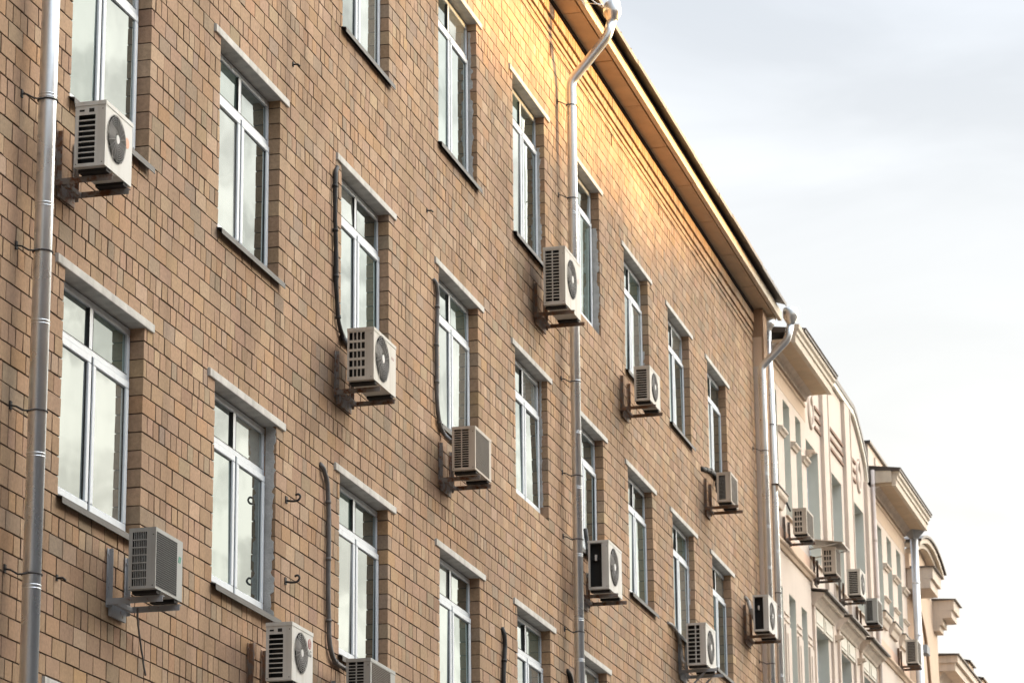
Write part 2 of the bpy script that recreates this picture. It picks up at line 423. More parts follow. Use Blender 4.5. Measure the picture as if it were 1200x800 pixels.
while xx < X1:
    e.prism([(-.50, 15.387), (-.50, 15.412), (3.0, 16.585), (3.0, 16.56)], xx, xx + .03, 'x', 0); xx += .62
part(e, 'roof', [M['roof'], M['soffitgap']], bb)

# ------------------------------------------------------------------ windows
def window_meshes(W, H):
    """one window: frame with two sashes below and two fixed lights above (origin: lower left corner of the opening, y=0 the wall face)"""
    y0 = .10; f = MB(); tz = H - .43; mx = W * .5
    def fr(mb, x0, x1, z0, z1, t, ya, yb, tb=None):
        tb = tb or t
        for (a, b, c, dd) in ((x0, x1, z0, z0 + tb), (x0, x1, z1 - t, z1), (x0, x0 + t, z0 + tb, z1 - t), (x1 - t, x1, z0 + tb, z1 - t)):
            c_ = .006
            mb.box(a, b, ya + c_, yb, c, dd)
            mb.face([(a + c_, ya, c + c_), (b - c_, ya, c + c_), (b - c_, ya, dd - c_), (a + c_, ya, dd - c_)])
            mb.face([(a, ya + c_, c), (b, ya + c_, c), (b - c_, ya, c + c_), (a + c_, ya, c + c_)])
            mb.face([(b, ya + c_, dd), (a, ya + c_, dd), (a + c_, ya, dd - c_), (b - c_, ya, dd - c_)])
            mb.face([(a, ya + c_, dd), (a, ya + c_, c), (a + c_, ya, c + c_), (a + c_, ya, dd - c_)])
            mb.face([(b, ya + c_, c), (b, ya + c_, dd), (b - c_, ya, dd - c_), (b - c_, ya, c + c_)])
    fr(f, .004, W - .004, .03, H - .01, .058, y0 + .012, y0 + .07)
    f.box(.062, W - .062, y0 + .013, y0 + .07, tz - .035, tz + .035)
    f.box(mx - .036, mx + .036, y0 + .0125, y0 + .0695, .088, H - .068)
    for x in (mx - .0175, mx + .0125, .0455, W - .0505): f.box(x, x + .005, y0 + .002, y0 + .06, .085, tz - .024, 1)
    f.box(.05, W - .05, y0 + .004, y0 + .05, tz - .0215, tz - .0165, 1); f.box(.063, W - .063, y0 + .010, y0 + .06, tz + .0352, tz + .0385, 1); f.box(.05, W - .05, y0 + .004, y0 + .05, .0745, .0795, 1)
    for x in (mx - .0395, mx + .0362): f.box(x, x + .0033, y0 + .010, y0 + .06, tz + .04, H - .07, 1)
    sashes = []; panes = []
    for (a, b) in ((.05, mx - .018), (mx + .018, W - .05)):
        s = MB(); fr(s, a, b, .08, tz - .022, .062, y0 - .008, y0 + .06); 
        # rubber line round the glass
        for q in ((a + .062, a + .067, .142, tz - .084), (b - .067, b - .062, .142, tz - .084)): s.box(q[0], q[1], y0 + .0085, y0 + .02, q[2], q[3], 1)
        sashes.append(s)
    for (a, b, z0, z1) in ((.112, mx - .08, .142, tz - .084), (mx + .08, W - .112, .142, tz - .084), (.062, mx - .036, tz + .035, H - .068), (mx + .036, W - .062, tz + .035, H - .068)):
        p = MB(); t1 = rnd.uniform(-.004, .004); t2 = rnd.uniform(-.004, .004); yy = y0 + (.012 if z0 < tz - .1 else .028)
        p.face([(a, yy + t1, z0), (b, yy + t2, z0), (b, yy - t1, z1), (a, yy - t2, z1)])
        panes.append(p)
    li = MB(); 
    li.prism([(-.018, H), (-.021, H + .004), (-.021, H + SL - .006), (-.016, H + SL), (.13, H + SL), (.13, H)], -.175, W + .185, 'x')
    si = MB()
    si.prism([(.105, .034), (-.05, .0), (-.052, -.05), (-.046, -.05), (-.044, -.006), (.105, .026)], -.035, W + .03, 'x'); si.box(.01, W - .01, .012, .10, -.028, .0)
    bk_ = MB(); bk_.box(0.002, W - .002, y0 + .075, .44, .002, H - .002)
    return f, sashes, panes, li, si, bk_
WT = {}
GV = [M['glass'], glass_mat('window_glass_curtain', .60, (.17, .17, .155)), glass_mat('window_glass_green', .60, (.06, .09, .08)), glass_mat('window_glass_dark', .62, (.02, .025, .025))]
def make_window(W, H, sill=True, plain=False):
    key = (round(W, 1), round(H, 2), sill)
    if key not in WT:
        f, ss, pp, li, si, b_ = window_meshes(W, H)
        root = f.build('window', [M['pvc'], M['gasket']])
        for s in ss: s.build('sash', [M['pvc'], M['gasket']], root)
        for p in pp: p.build('pane', M['glass'], root)
        li.build('lintel', M['concrete'], root)
        if sill: si.build('sill', M['sill'], root)
        b_.build('backing_board', M['soffitgap'], root)
        WT[key] = root; return root
    return copy_tree(WT[key])
PLASTER = {(3, 1): (.6, 1.0, 0, 1), (1, 3): (.25, .6, 0, .95), (1, 4): (.25, .55, 0, .8), (1, 5): (.55, 1., 0, .75), (2, 4): (.15, .35, .1, 1), (1, 6): (.1, .3, 0, .4), (2, 7): (.1, .25, .4, 1)}
for (row, c, a, b, z0, z1, sl) in OPEN:
    W, H = b - a, z1 - z0
    o = make_window(W, H, sl); o.parent = bb
    o.location = (a - ORG[0], 0, z0 - GROUND)
    for q, ch in enumerate([h for h in o.children if h.name.startswith('pane')]):       # each pane its own glass, slightly out of true
        me = ch.data.copy(); ch.data = me; me.materials[0] = GV[(row * 5 + c * 3 + (q % 2) * 2 + (q // 2)) % 4]
        t1, t2 = rnd.gauss(0, .0035), rnd.gauss(0, .0035)
        for i_, v in enumerate(me.vertices): v.co.y = (.112 if q < 2 else .128) + (t1, t2, -t1, -t2)[i_] + (.0 if q < 2 else .002)
    if (row, c) in PLASTER:
        w0, w1, fz0, fz1 = PLASTER[(row, c)]
        p = MB(); n = 70; y1 = .099
        prev = None
        for i in range(n + 1):
            z = H * (fz0 + (fz1 - fz0) * i / n)
            if i == 0 or rnd.random() < .22: lvl = w0 + (w1 - w0) * rnd.random()
            wdt = .095 * min(1.0, max(.05, lvl + rnd.gauss(0, .05)))
            yl = max(.004, y1 - wdt)
            cur = (yl, z)
            if prev:
                xa = W - .0065
                p.face([(xa, prev[0], prev[1]), (xa, cur[0], cur[1]), (xa, y1, cur[1]), (xa, y1, prev[1])][::-1])
                p.face([(xa, prev[0], prev[1]), (W + .004, prev[0] - .002, prev[1]), (W + .004, cur[0] - .002, cur[1]), (xa, cur[0], cur[1])][::-1])
            prev = cur
        p.build('mortar_patch', M['plaster'], o)

# ================================================================== AIR CONDITIONERS
def circle_plate(mb, x0, x1, z0, z1, cx, cz, r, y, depth, mat=0, inmat=1, n=32):
    """plate in the xz plane with a round hole and the tube behind it"""
    def rim(q):
        dx, dz = math.cos(q), math.sin(q)
        t = min((x1 - cx) / dx if dx > 1e-9 else (x0 - cx) / dx if dx < -1e-9 else 1e9, (z1 - cz) / dz if dz > 1e-9 else (z0 - cz) / dz if dz < -1e-9 else 1e9)
        return (cx + dx * t, y, cz + dz * t)
    qs = sorted([2 * math.pi * k / n for k in range(n)] + [math.atan2(z - cz, x - cx) % (2 * math.pi) for x in (x0, x1) for z in (z0, z1)])
    for i in range(len(qs)):
        a, b = qs[i], qs[(i + 1) % len(qs)]
        A, B = (cx + math.cos(a) * r, y, cz + math.sin(a) * r), (cx + math.cos(b) * r, y, cz + math.sin(b) * r)
        mb.face([A, rim(a), rim(b), B], mat)
        mb.face([A, B, (B[0], y + depth, B[2]), (A[0], y + depth, A[2])], inmat)
    mb.face([(cx + math.cos(q) * r, y + depth, cz + math.sin(q) * r) for q in qs], inmat)
def text_mesh(txt, size, name):
    cu = bpy.data.curves.new(name, 'FONT'); cu.body = txt; cu.size = size; cu.extrude = .001; cu.align_x = 'CENTER'; cu.align_y = 'CENTER'
    o = bpy.data.objects.new(name, cu); C.objects.link(o)
    dg = bpy.context.evaluated_depsgraph_get(); me = bpy.data.meshes.new_from_object(o.evaluated_get(dg))
    bpy.data.objects.remove(o); 
    return me
def air_conditioner(X, Y, Z, w, h, dp, label, body='cream', side='slots1', front='fan', fan=(.40, .5, .40), badge=None, bracket='bracket', arm=.0, struts=False,
                    rz=0.0, tall=.36, lid=True, grille='darkgrille', fr=(.04, .78)):
    """X: left end, Y: back plane of the casing, Z: underside; front faces -Y"""
    t = empty('air_conditioner', (X, Y, Z), label, 'air conditioner', 'air conditioners hung on the facades', rz)
    c = MB(); B = M[body]
    rr = .018
    # back, top, bottom, right side; the top edge is a slightly larger lid
    c.face([(0, 0, 0), (0, 0, h), (w, 0, h), (w, 0, 0)]); c.face([(w, -dp, 0), (w, 0, 0), (w, 0, h), (w, -dp, h)])
    c.face([(0, 0, 0), (w, 0, 0), (w, -dp, 0), (0, -dp, 0)])
    if lid:
        c.box(-.004, w + .004, -dp - .004, .003, h - .028, h + .004)
    c.face([(0, -dp, h), (w, -dp, h), (w, 0, h), (0, 0, h)])
    for x in (.06, w - .14): c.box(x, x + .08, -dp + .01, -.01, -.025, 0, 1)
    ht = h - (.028 if lid else 0)
    # ---- front
    if front == 'fan':
        cx, cz, r = w * fan[0], h * fan[1], h * fan[2]
        circle_plate(c, 0, w, 0, ht, cx, cz, r, -dp, .09, 0, 1)
    elif front == 'grille':
        gx0, gx1, gz0, gz1 = w * fr[0], w * fr[1], h * .05, h * .93
        for q in ((0, gx0, 0, ht), (gx1, w, 0, ht), (gx0, gx1, 0, gz0), (gx0, gx1, gz1, ht)):
            c.face([(q[0], -dp, q[2]), (q[1], -dp, q[2]), (q[1], -dp, q[3]), (q[0], -dp, q[3])])
        yy = -dp + .03
        c.face([(gx0, yy, gz0), (gx1, yy, gz0), (gx1, yy, gz1), (gx0, yy, gz1)], 1)
        for a, b2_ in (((gx0, gz0), (gx1, gz0)), ((gx1, gz0), (gx1, gz1)), ((gx1, gz1), (gx0, gz1)), ((gx0, gz1), (gx0, gz0))):
            c.face([(a[0], -dp, a[1]), (b2_[0], -dp, b2_[1]), (b2_[0], yy, b2_[1]), (a[0], yy, a[1])], 0)
    # ---- left side with its openings (x = 0 plane), yf: measured from the wall end
    S = {'slots1': (.12, .66, .05, .80, 1, 9, .10, .02), 'slots1b': (.14, .80, .06, .90, 1, 12, .12, .02), 'mesh': (.14, .66, .05, .93, 8, 7, .07, .12),
         'grid': (.08, .66, .07, .92, 4, 5, .14, .13), 'slots2': (.10, .72, .06, .94, 2, 16, .13, .07), 'open': (.10, .66, .05, .96, 1, 1, 0, 0),
         'fine': (.14, .62, .08, .90, 1, 18, .10, .3), 'slots2w': (.08, .68, .05, .95, 2, 9, .10, .09), 'grid3': (.16, .66, .08, .88, 3, 4, .14, .18),
         'slots2b': (.2, .70, .08, .90, 2, 9, .12, .3)}[side]
    ya, yb, za, zb = -dp * S[0], -dp * S[1], h * S[2], h * S[3]
    for q in ((0, ya, 0, ht), (yb, -dp, 0, ht), (ya, yb, 0, za), (ya, yb, zb, ht)):
        c.face([(0, q[0], q[2]), (0, q[1], q[2]), (0, q[1], q[3]), (0, q[0], q[3])])
    xi = .07
    c.face([(xi, ya, za), (xi, yb, za), (xi, yb, zb), (xi, ya, zb)], 2 if side in ('mesh', 'fine', 'grid', 'grid3', 'slots2b') else 1)
    for a, b2_ in (((ya, za), (yb, za)), ((yb, za), (yb, zb)), ((yb, zb), (ya, zb)), ((ya, zb), (ya, za))):
        c.face([(0, a[0], a[1]), (0, b2_[0], b2_[1]), (xi, b2_[0], b2_[1]), (xi, a[0], a[1])], 1)
    if side == 'slots1':
        c.box(-.001, .0, -dp * .14, -dp * .30, h * .855, h * .885, 1); c.box(-.001, 0, -dp * .45, -dp * .62, h * .84, h * .90, 1)
    if side == 'slots2w':
        pass
    for (yy, zz) in ((-dp * .06, h * .04), (-dp * .9, h * .05), (-dp * .9, h * .88)):
        c.disc((-.001, yy, zz), .005, 'x', 6, 1)
    c.build('casing', [B, M['hollow'], M['coil']], t)
    # slats / bars of the side opening
    nc, nr, bz, by = S[4], S[5], S[6], S[7]
    if side != 'open':
        s = MB(); cw = (yb - ya) / nc; rh = (zb - za) / nr
        for i in range(1, nr):
            z = za + rh * i; s.box(-.0015, .012, yb, ya, z - rh * bz, z + rh * bz)
        for j in range(1, nc):
            y = ya + cw * j
            if side == 'slots2w': y = ya + (yb - ya) * .64
            hw = abs(cw) * by
            s.box(-.001, .011, y - hw, y + hw, za, zb)
        s.build('side_grille', B if side != 'fine' else M['greyc'], t)
    else:
        s = MB(); s.box(.035, .045, yb + .004, ya - .004, h * .62, h * .66, 0); s.box(.03, .05, ya - dp * .2, ya - dp * .3, h * .6, h * .72, 1)
        s.build('pipe_valve', [M['hollow'], M['hub']], t)
    if front == 'fan':
        fb = MB(); yy = -dp + .05
        for k in range(3):
            q0 = k * 2.094 + .4
            for i in range(5):
                a0, a1 = q0 + i * .2, q0 + (i + 1) * .2
                P = lambda q, rr_, yo: (cx + math.cos(q) * rr_, yy + yo, cz + math.sin(q) * rr_)
                y_0, y_1 = (i - 2.5) * .008, (i - 1.5) * .008
                fb.face([P(a0, r * .2, y_0), P(a0 + .15, r * .9, y_0), P(a1 + .15, r * .9, y_1), P(a1, r * .2, y_1)], 0)
        fb.build('fan', [M['fan']], t)
        gd = MB(); yg = -dp - .012; nring = 9
        for i in range(1, nring + 1):
            rr_ = r * (.2 + .83 * i / nring); gd.ring((cx, yg + (.008 if i == nring else 0), cz), rr_, .0022, 'y', 26)
        for k in range(20):
            q = 2 * math.pi * k / 20 + .05
            gd.tube([(cx + math.cos(q) * r * .15, yg, cz + math.sin(q) * r * .15), (cx + math.cos(q + .25) * r * .95, yg, cz + math.sin(q + .25) * r * .95), (cx + math.cos(q + .27) * r * 1.03, -dp, cz + math.sin(q + .27) * r * 1.03)], .0022, 4)
        g_ = gd.build('fan_guard', [M['wire']], t)
        hb = MB(); hb.tube([(cx, yg - .004, cz), (cx, yg + .012, cz)], r * .19, 18, smooth=False); hb.build('guard_cap', [M['hub']], g_)
    else:
        gd = MB(); nx = int((gx1 - gx0) / .02); nz = int((gz1 - gz0) / .016)
        for i in range(nx + 1):
            x = gx0 + (gx1 - gx0) * i / nx; gd.box(x - .0028, x + .0028, -dp - .002, -dp + .006, gz0, gz1)
        for i in range(nz + 1):
            z = gz0 + (gz1 - gz0) * i / nz; gd.box(gx0, gx1, -dp - .0025, -dp + .004, z - .0022, z + .0022)
        gd.build('front_grille', [M[grille]], t)
    if badge:
        kind = badge[0]; bx, bz_ = w * badge[1], h * badge[2]
        if kind in ('orange', 'red', 'faded'):
            q = MB(); rb = badge[3] * h
            q.tube([(bx, -dp - .003, bz_), (bx, -dp, bz_)], rb, 24, smooth=False)
            o = q.build('badge', [M[kind]], t)
            if kind == 'red':      # the round face mark: a ring, one eye dot and a stroke
                q = MB(); q.disc((bx, -dp - .0045, bz_), rb * .80, 'y', 24, 0, rb * .66); q.disc((bx - rb * .25, -dp - .0045, bz_ + rb * .28), rb * .14, 'y', 10)
                q.box(bx - rb * .06, bx + rb * .06, -dp - .005, -dp - .003, bz_ - rb * .3, bz_ + rb * .42); q.box(bx - .06 * rb, bx + rb * .34, -dp - .0052, -dp - .003, bz_ - rb * .32, bz_ - rb * .2)
                q.build('badge_mark', [M['white']], o)
            if len(badge) > 4:
                me = text_mesh(badge[4], badge[5], 'lettering'); me.materials.append(M['ink'])
                tx = bpy.data.objects.new('lettering', me); C.objects.link(tx); tx.parent = t
                tx.rotation_euler = (R(90), 0, 0); tx.location = (bx, -dp - .0025, bz_ - badge[6])
        elif kind == 'green':
            q = MB()
            for i in range(2): q.prism([(bx + i * .03, bz_), (bx + .016 + i * .03, bz_), (bx + .034 + i * .03, bz_ + .05), (bx + .018 + i * .03, bz_ + .05)], -dp - .003, -dp - .0005, 'y')
            q.build('badge', [M['green']], t)
        elif kind == 'ink':
            q = MB()
            for i in range(4): q.box(bx + i * .022, bx + .014 + i * .022, -dp - .002, -dp - .0005, bz_, bz_ + .026)
            q.build('badge', [M['faded']], t)
    # bracket: two angle-iron arms with uprights on the wall
    bm = MB(); wall = -Y if rz == 0 else None
    yw = abs(Y) if wall is None else wall
    yw = air_conditioner.gap if air_conditioner.gap is not None else yw
    front_y = -dp - .01 - arm * .5
    for x in (.24 * w, w - .07):
        bm.box(x, x + .04, yw - .012, yw - .007, -.09, tall)            # upright flange on the wall
        bm.box(x + .0355, x + .04, yw - .045, yw - .012, -.09, tall)
        bm.box(x, x + .005, front_y, yw - .012, -.075, -.028)           # arm, upright leg
        bm.box(x + .005, x + .042, front_y, yw - .046, -.0335, -.028)   # arm, flat leg under the unit
        bm.prism([(yw - .012, -.46), (yw - .012, -.42), (yw - .36, -.08), (yw - .40, -.08)], x + .006, x + .012, 'x') if struts else None
        for zz in (-.05, tall - .05): bm.box(x + .01, x + .026, yw - .02, yw - .0119, zz - .008, zz + .008)
    bm.box(.24 * w + .042, w - .07, yw - .085, yw - .05, -.072, -.036); bm.box(.24 * w + .042, w - .07, yw - .03, yw - .0135, -.15, -.04)             # cross rail near the wall
    bm.build('mounting_bracket', [M[bracket]], t)
    return t
air_conditioner.gap = None
A = air_conditioner
YB = -.205
A(20.385, -.21, 7.57, .54, .50, .24, 'white unit with peach round badge beside the leftmost drainpipe, under the top left window', 'white', 'slots1', 'fan', (.40, .53, .36), ('orange', .80, .62, .085))
A(21.61, -.235, 4.655, .575, .465, .215, 'grey air conditioner with dark mesh front and green mark below the lower left window', 'greyc', 'mesh', 'grille', badge=('green', .83, .62), fr=(.03, .78), bracket='greyiron', lid=False)
A(24.85, -.22, 4.50, .57, .49, .23, 'white air conditioner with maroon round badge over two grey letters at the bottom edge', 'white', 'slots1', 'fan', (.42, .54, .35), ('red', .84, .78, .09, 'LG', .075, .085), bracket='rust')
A(27.19, -.19, 7.72, .73, .505, .26, 'cream unit with large round fan and square side grid hanging below a window', 'cream', 'grid', 'fan', (.37, .52, .43), ('ink', .80, .68))
A(27.12, -.22, 4.56, .79, .51, .23, 'grey unit with brown mesh front, cut off by the bottom edge of the photo', 'greyc', 'slots2', 'grille', fr=(.06, .80), grille='browngrille')
A(30.85, -.20, 7.70, .66, .465, .25, 'beige unit with brown mesh front and two rows of side slots by a grey conduit', 'beige', 'slots2', 'grille', fr=(.05, .86), grille='browngrille')
A(35.08, -.18, 10.71, .80, .72, .27, 'largest cream air conditioner, hung in front of the middle drainpipe', 'cream', 'slots2', 'fan', (.42, .55, .33), ('faded', .86, .66, .05), bracket='rust', arm=.1)
A(39.95, -.235, 10.76, .68, .475, .215, 'small cream unit with single row of side slots right of the middle drainpipe, upper row', 'cream', 'slots1b', 'fan', (.45, .52, .40), bracket='rust', arm=.06, tall=.42)
A(37.21, -.19, 7.66, .75, .61, .26, 'white unit with open black side just right of the middle drainpipe', 'white', 'open', 'fan', (.40, .53, .38), bracket='bracket', arm=.12)
A(45.85, -.235, 10.67, .60, .455, .215, 'small beige unit with greenish side under the top window nearest the pale building', 'beige', 'fine', 'grille', fr=(.1, .9), grille='browngrille', bracket='rust', arm=.14, tall=.42)
A(43.51, -.17, 7.78, .75, .60, .28, 'white unit on a grey bracket with slanted struts, bottom row near the twin drainpipes', 'white', 'slots2w', 'fan', (.45, .5, .40), bracket='greyiron', arm=.2, struts=True, tall=.48)
A(48.93, -.20, 9.24, .80, .58, .25, 'white unit with open black side on very rusty bracket in front of the twin drainpipes', 'white', 'open', 'fan', (.40, .5, .38), bracket='rust', arm=.1, tall=.48)

# ================================================================== DRAINPIPES
def drainpipe(name, path, rad, joints, hooks, label, mat='galv', hopper=None, wall_y=0.0):
    t = empty(name, path[0], label, 'drainpipe', 'galvanised drainpipes')
    o0 = Vector(path[0])
    p = MB(); p.tube([Vector(q) - o0 for q in path], rad, 20); p.build('pipe', M[mat], t)
    for (x, y, z) in joints:
        j = MB()
        for dz in (-.012, .012): j.tube([(0, 0, dz - .005), (0, 0, dz), (0, 0, dz + .005)], [rad + .001, rad + .005, rad + .001], 20, caps=False)
        o = j.build('joint_sleeve', M[mat], t); o.location = Vector((x, y, z)) - o0
    for (x, y, z) in hooks:
        h = MB(); h.tube([(math.cos(q) * (rad + .006), math.sin(q) * (rad + .006), 0) for q in [2 * math.pi * k / 18 for k in range(19)]], .006, 6, caps=False)
        yw = wall_y - y
        h.tube([(-rad - .004, 0, 0), (-rad - .03, .03, -.012), (-rad - .045, .06, -.012), (-rad - .05, yw * .7, .02), (-rad - .05, yw, .03)], .007, 6)
        h.box(-rad - .065, -rad - .035, yw - .012, yw, -.0, .06)
        o = h.build('pipe_clip', M['iron'], t); o.location = Vector((x, y, z)) - o0
    if hopper:
        for prof, nm in hopper:
            q = MB(); q.tube([Vector((a, b, c)) - o0 for (a, b, c, r_) in prof], [r_ for (_, _, _, r_) in prof], 20); q.build(nm, M[mat], t)
    return t
P1 = (19.98, -.16)
drainpipe('drainpipe', [(P1[0], P1[1], 15.0), (P1[0], P1[1], 1.0)], .066, [(P1[0], P1[1], z) for z in (4.36, 5.3, 6.27, 7.15, 7.98, 9.2)],
          [(P1[0], P1[1], z) for z in (4.45, 5.62, 6.80, 7.95)], 'thick shiny galvanised drainpipe at the far left edge of the brick wall')
def bend(path, rad=.07, n=4):
    """rounds the corners of a polyline"""
    P = [Vector(p) for p in path]; out = [P[0]]
    for k in range(1, len(P) - 1):
        a, b = (P[k - 1] - P[k]), (P[k + 1] - P[k]); q = min(rad, a.length * .45, b.length * .45)
        A_, B_ = P[k] + a.normalized() * q, P[k] + b.normalized() * q
        for i in range(n + 1):
            t = i / n; out.append(A_ * (1 - t) ** 2 + P[k] * 2 * t * (1 - t) + B_ * t ** 2)
    return out + [P[-1]]
p2x = 36.78
drainpipe('drainpipe', bend([(p2x, -.16, .8), (p2x, -.16, 14.17), (36.84, -.63, 14.76), (36.86, -.70, 15.0)]), .062,
          [(p2x, -.16, z) for z in (6.7, 7.2, 8.0, 8.85, 9.55, 10.2, 11.6, 12.4, 13.3, 14.0)],
          [(p2x, -.16, z) for z in (7.05, 8.2, 9.0, 10.2, 12.6, 13.85)], 'galvanised drainpipe down the middle of the brick wall with a crooked top',
          hopper=[([(36.86, -.70, 14.98, .064), (36.86, -.70, 15.0, .075), (36.86, -.70, 15.07, .115), (36.86, -.70, 15.13, .118), (36.86, -.70, 15.22, .105), (36.86, -.68, 15.25, .09)], 'hopper')])
p3x = 50.62
drainpipe('drainpipe', bend([(p3x, -.18, .8), (p3x, -.18, 14.06), (p3x, -.63, 14.50), (p3x, -.70, 14.78)]), .062,
          [(p3x, -.18, z) for z in (8.6, 9.8, 10.6, 11.3, 12.2, 13.4)], [(p3x, -.18, z) for z in (9.0, 12.6)], 'left one of the twin drainpipes, with an elbow and hopper, at the brick corner',
          hopper=[([(p3x, -.70, 14.76, .064), (p3x, -.70, 14.79, .075), (p3x, -.70, 14.88, .13), (p3x, -.70, 14.98, .132), (p3x, -.70, 15.04, .12)], 'hopper')])
p4x = 51.25
drainpipe('drainpipe', [(p4x, -.22, .8), (p4x, -.22, 12.9), (p4x + .03, -.20, 14.1), (p4x + .1, -.18, 14.92)], .062,
          [(p4x, -.22, z) for z in (8.9, 9.9, 11.0, 12.0, 12.75)], [(p4x, -.22, 10.3), (p4x, -.22, 13.2)], 'right one of the twin drainpipes, straight up under the eave',
          hopper=[([(p4x + .1, -.18, 14.9, .066), (p4x + .1, -.18, 15.0, .12), (p4x + .1, -.18, 15.1, .125)], 'hopper')])

# ================================================================== CABLES AND HOOKS
cv = Vector((0, -8.7, 0))
def onwall(x, y, Y=-.025):
    v = d * Fpx + r * (x - 600) + u * (400 - y); return cv + v * ((8.7 + Y) / v.y)
def cable(name, pts, rad, mat, label, cat, Y=-.03, wraps=0):
    P = [onwall(x, y, Y if len(q) == 0 else q[0]) for (x, y, *q) in pts]
    P = bend(P, .15, 4)
    P = [p for a, b in zip(P[:-1], P[1:]) for p in [a + (b - a) * (q / max(1, int((b - a).length / .14))) for q in range(max(1, int((b - a).length / .14)))]] + [P[-1]]
    P = [p + Vector((rnd.uniform(-.006, .006), 0, 0)) for p in P]
    # slight unevenness of the hand-wrapped line
    rs = [rad * (1 + rnd.uniform(-.12, .12)) for _ in P] if wraps else rad
    o0 = P[-1]; m = MB(); m.tube([p - o0 for p in P], rs, 8)
    acc = 0.0
    for a, b in zip(P[:-1], P[1:]):
        acc += (b - a).length
        if acc > .33 and rad > .015 and (b - a).length > .03:
            acc = 0; mid = (a + b) / 2 - o0; dr = (b - a).normalized(); m.tube([mid - dr * .014, mid + dr * .014], rad * 1.22, 8)
    o = m.build(name, M[mat]); o.location = o0; return tag(o, label, cat, 'cables and hoses on the brick wall')
cable('refrigerant_line', [(395, 196, .0), (393, 203), (392.5, 240), (394, 300), (394, 345), (397, 380), (403, 398), (411, 408, -.17)], .024, 'cable', 'black wrapped cable running down the left jamb of an upper window', 'cable', wraps=1)
cable('refrigerant_line', [(374, 543, .0), (379, 548), (384, 565), (385.5, 620), (384.5, 690), (386, 755), (391, 774), (404, 783), (416, 790, -.18)], .023, 'conduit', 'grey curved conduit left of a lower window, ending at the bottom unit', 'cable')
cable('refrigerant_line', [(507, 327, .0), (511, 331), (513, 345), (511.5, 400), (512, 470), (515, 498), (521, 510), (533, 520, -.18)], .023, 'conduit', 'grey conduit with hooked top ending behind the beige unit', 'cable')
cable('refrigerant_line', [(588, 735, .0), (591, 742), (592, 755), (590, 800), (590, 830)], .026, 'cable', 'short black cable rising from the bottom edge between two windows', 'cable')
cable('refrigerant_line', [(664, 785, .0), (668, 790), (671, 805), (672, 830)], .03, 'cable', 'black cable stub just left of the middle drainpipe foot', 'cable')
cable('refrigerant_line', [(821, 549, .0), (828, 550), (835, 553), (840, 560), (841, 575, -.1), (845, 580, -.2)], .035, 'cable', 'thick black hose looping into the small beige unit', 'hose', wraps=1)
cable('refrigerant_line', [(782, 729, .0), (787, 731), (794, 740), (798, 760), (800, 775, -.1), (806, 777, -.16)], .022, 'lagging', 'pale grey hose hanging behind the unit with slanted struts', 'hose')
cable('refrigerant_line', [(872, 699, .0), (876, 702), (880, 715, -.1), (884, 725, -.16)], .03, 'lagging', 'pale hose behind the unit on very rusty bracket', 'hose')
cable('refrigerant_line', [(686, 620, .0), (688, 635), (690, 650, -.08), (694, 660, -.16)], .03, 'cable', 'black hose behind the open sided unit by the middle drainpipe', 'hose')
cable('drain_hose', [(161, 712, -.2), (161.5, 730, -.1), (164, 750, -.05), (168, 775), (170.5, 791, -.04)], .008, 'conduit', 'thin drain hose dangling under the grey mesh fronted unit', 'hose')
cable('drain_hose', [(297.5, 752, -.02), (296.5, 770), (295, 800), (294.5, 820)], .014, 'rust', 'rusty rod on the wall left of the unit with maroon badge', 'rod')
def hook(px, py, label):
    p = onwall(px, py, 0); m = MB()
    m.tube(bend([(0, 0, 0), (0, -.07, -.015), (0, -.13, -.01), (0, -.155, .03), (0, -.13, .06), (0, -.10, .045)], .03, 4), .011, 7)
    m.box(-.025, .025, -.012, 0, -.03, .04)
    m.v = [(a * .95, b * .9, c * .9) for a, b, c in m.v]
    o = m.build('wall_hook', M['iron']); o.location = p; tag(o, label, 'hook', 'iron hooks in the brick wall')
hook(335, 586, 'upper one of two black iron hooks right of the patched window'); hook(334, 681, 'lower one of two black iron hooks right of the patched window')
def stub(px, py, label):
    p = onwall(px, py, 0); m = MB(); m.tube([(0, 0, 0), (0, -.05, .0), (.012, -.07, -.02)], .009, 6); m.box(-.014, .014, -.01, 0, -.02, .025)
    o = m.build('wall_pin', M['iron']); o.location = p; tag(o, label, 'pin', 'small iron pins in the brick wall')
stub(343, 76, 'tiny iron pin in the bricks right of the upper left lintel'); stub(66, 677, 'tiny iron pin just right of the leftmost drainpipe')
stub(500, 247, 'tiny iron pin in the bricks above the conduit with hooked top')
# guy wires of the middle hopper
m = MB(); o0 = Vector((36.75, -.38, 15.22))
m.tube([(0, 0, 0), Vector((36.84, -.62, 15.2)) - o0], .006, 5); m.tube([(-.25, .02, .06), Vector((36.8, -.6, 15.14)) - o0], .005, 5)
o = m.build('hopper_stay', M['galv']); o.location = o0; tag(o, 'thin metal stay wires holding the crooked drainpipe top to the eave', 'wire')

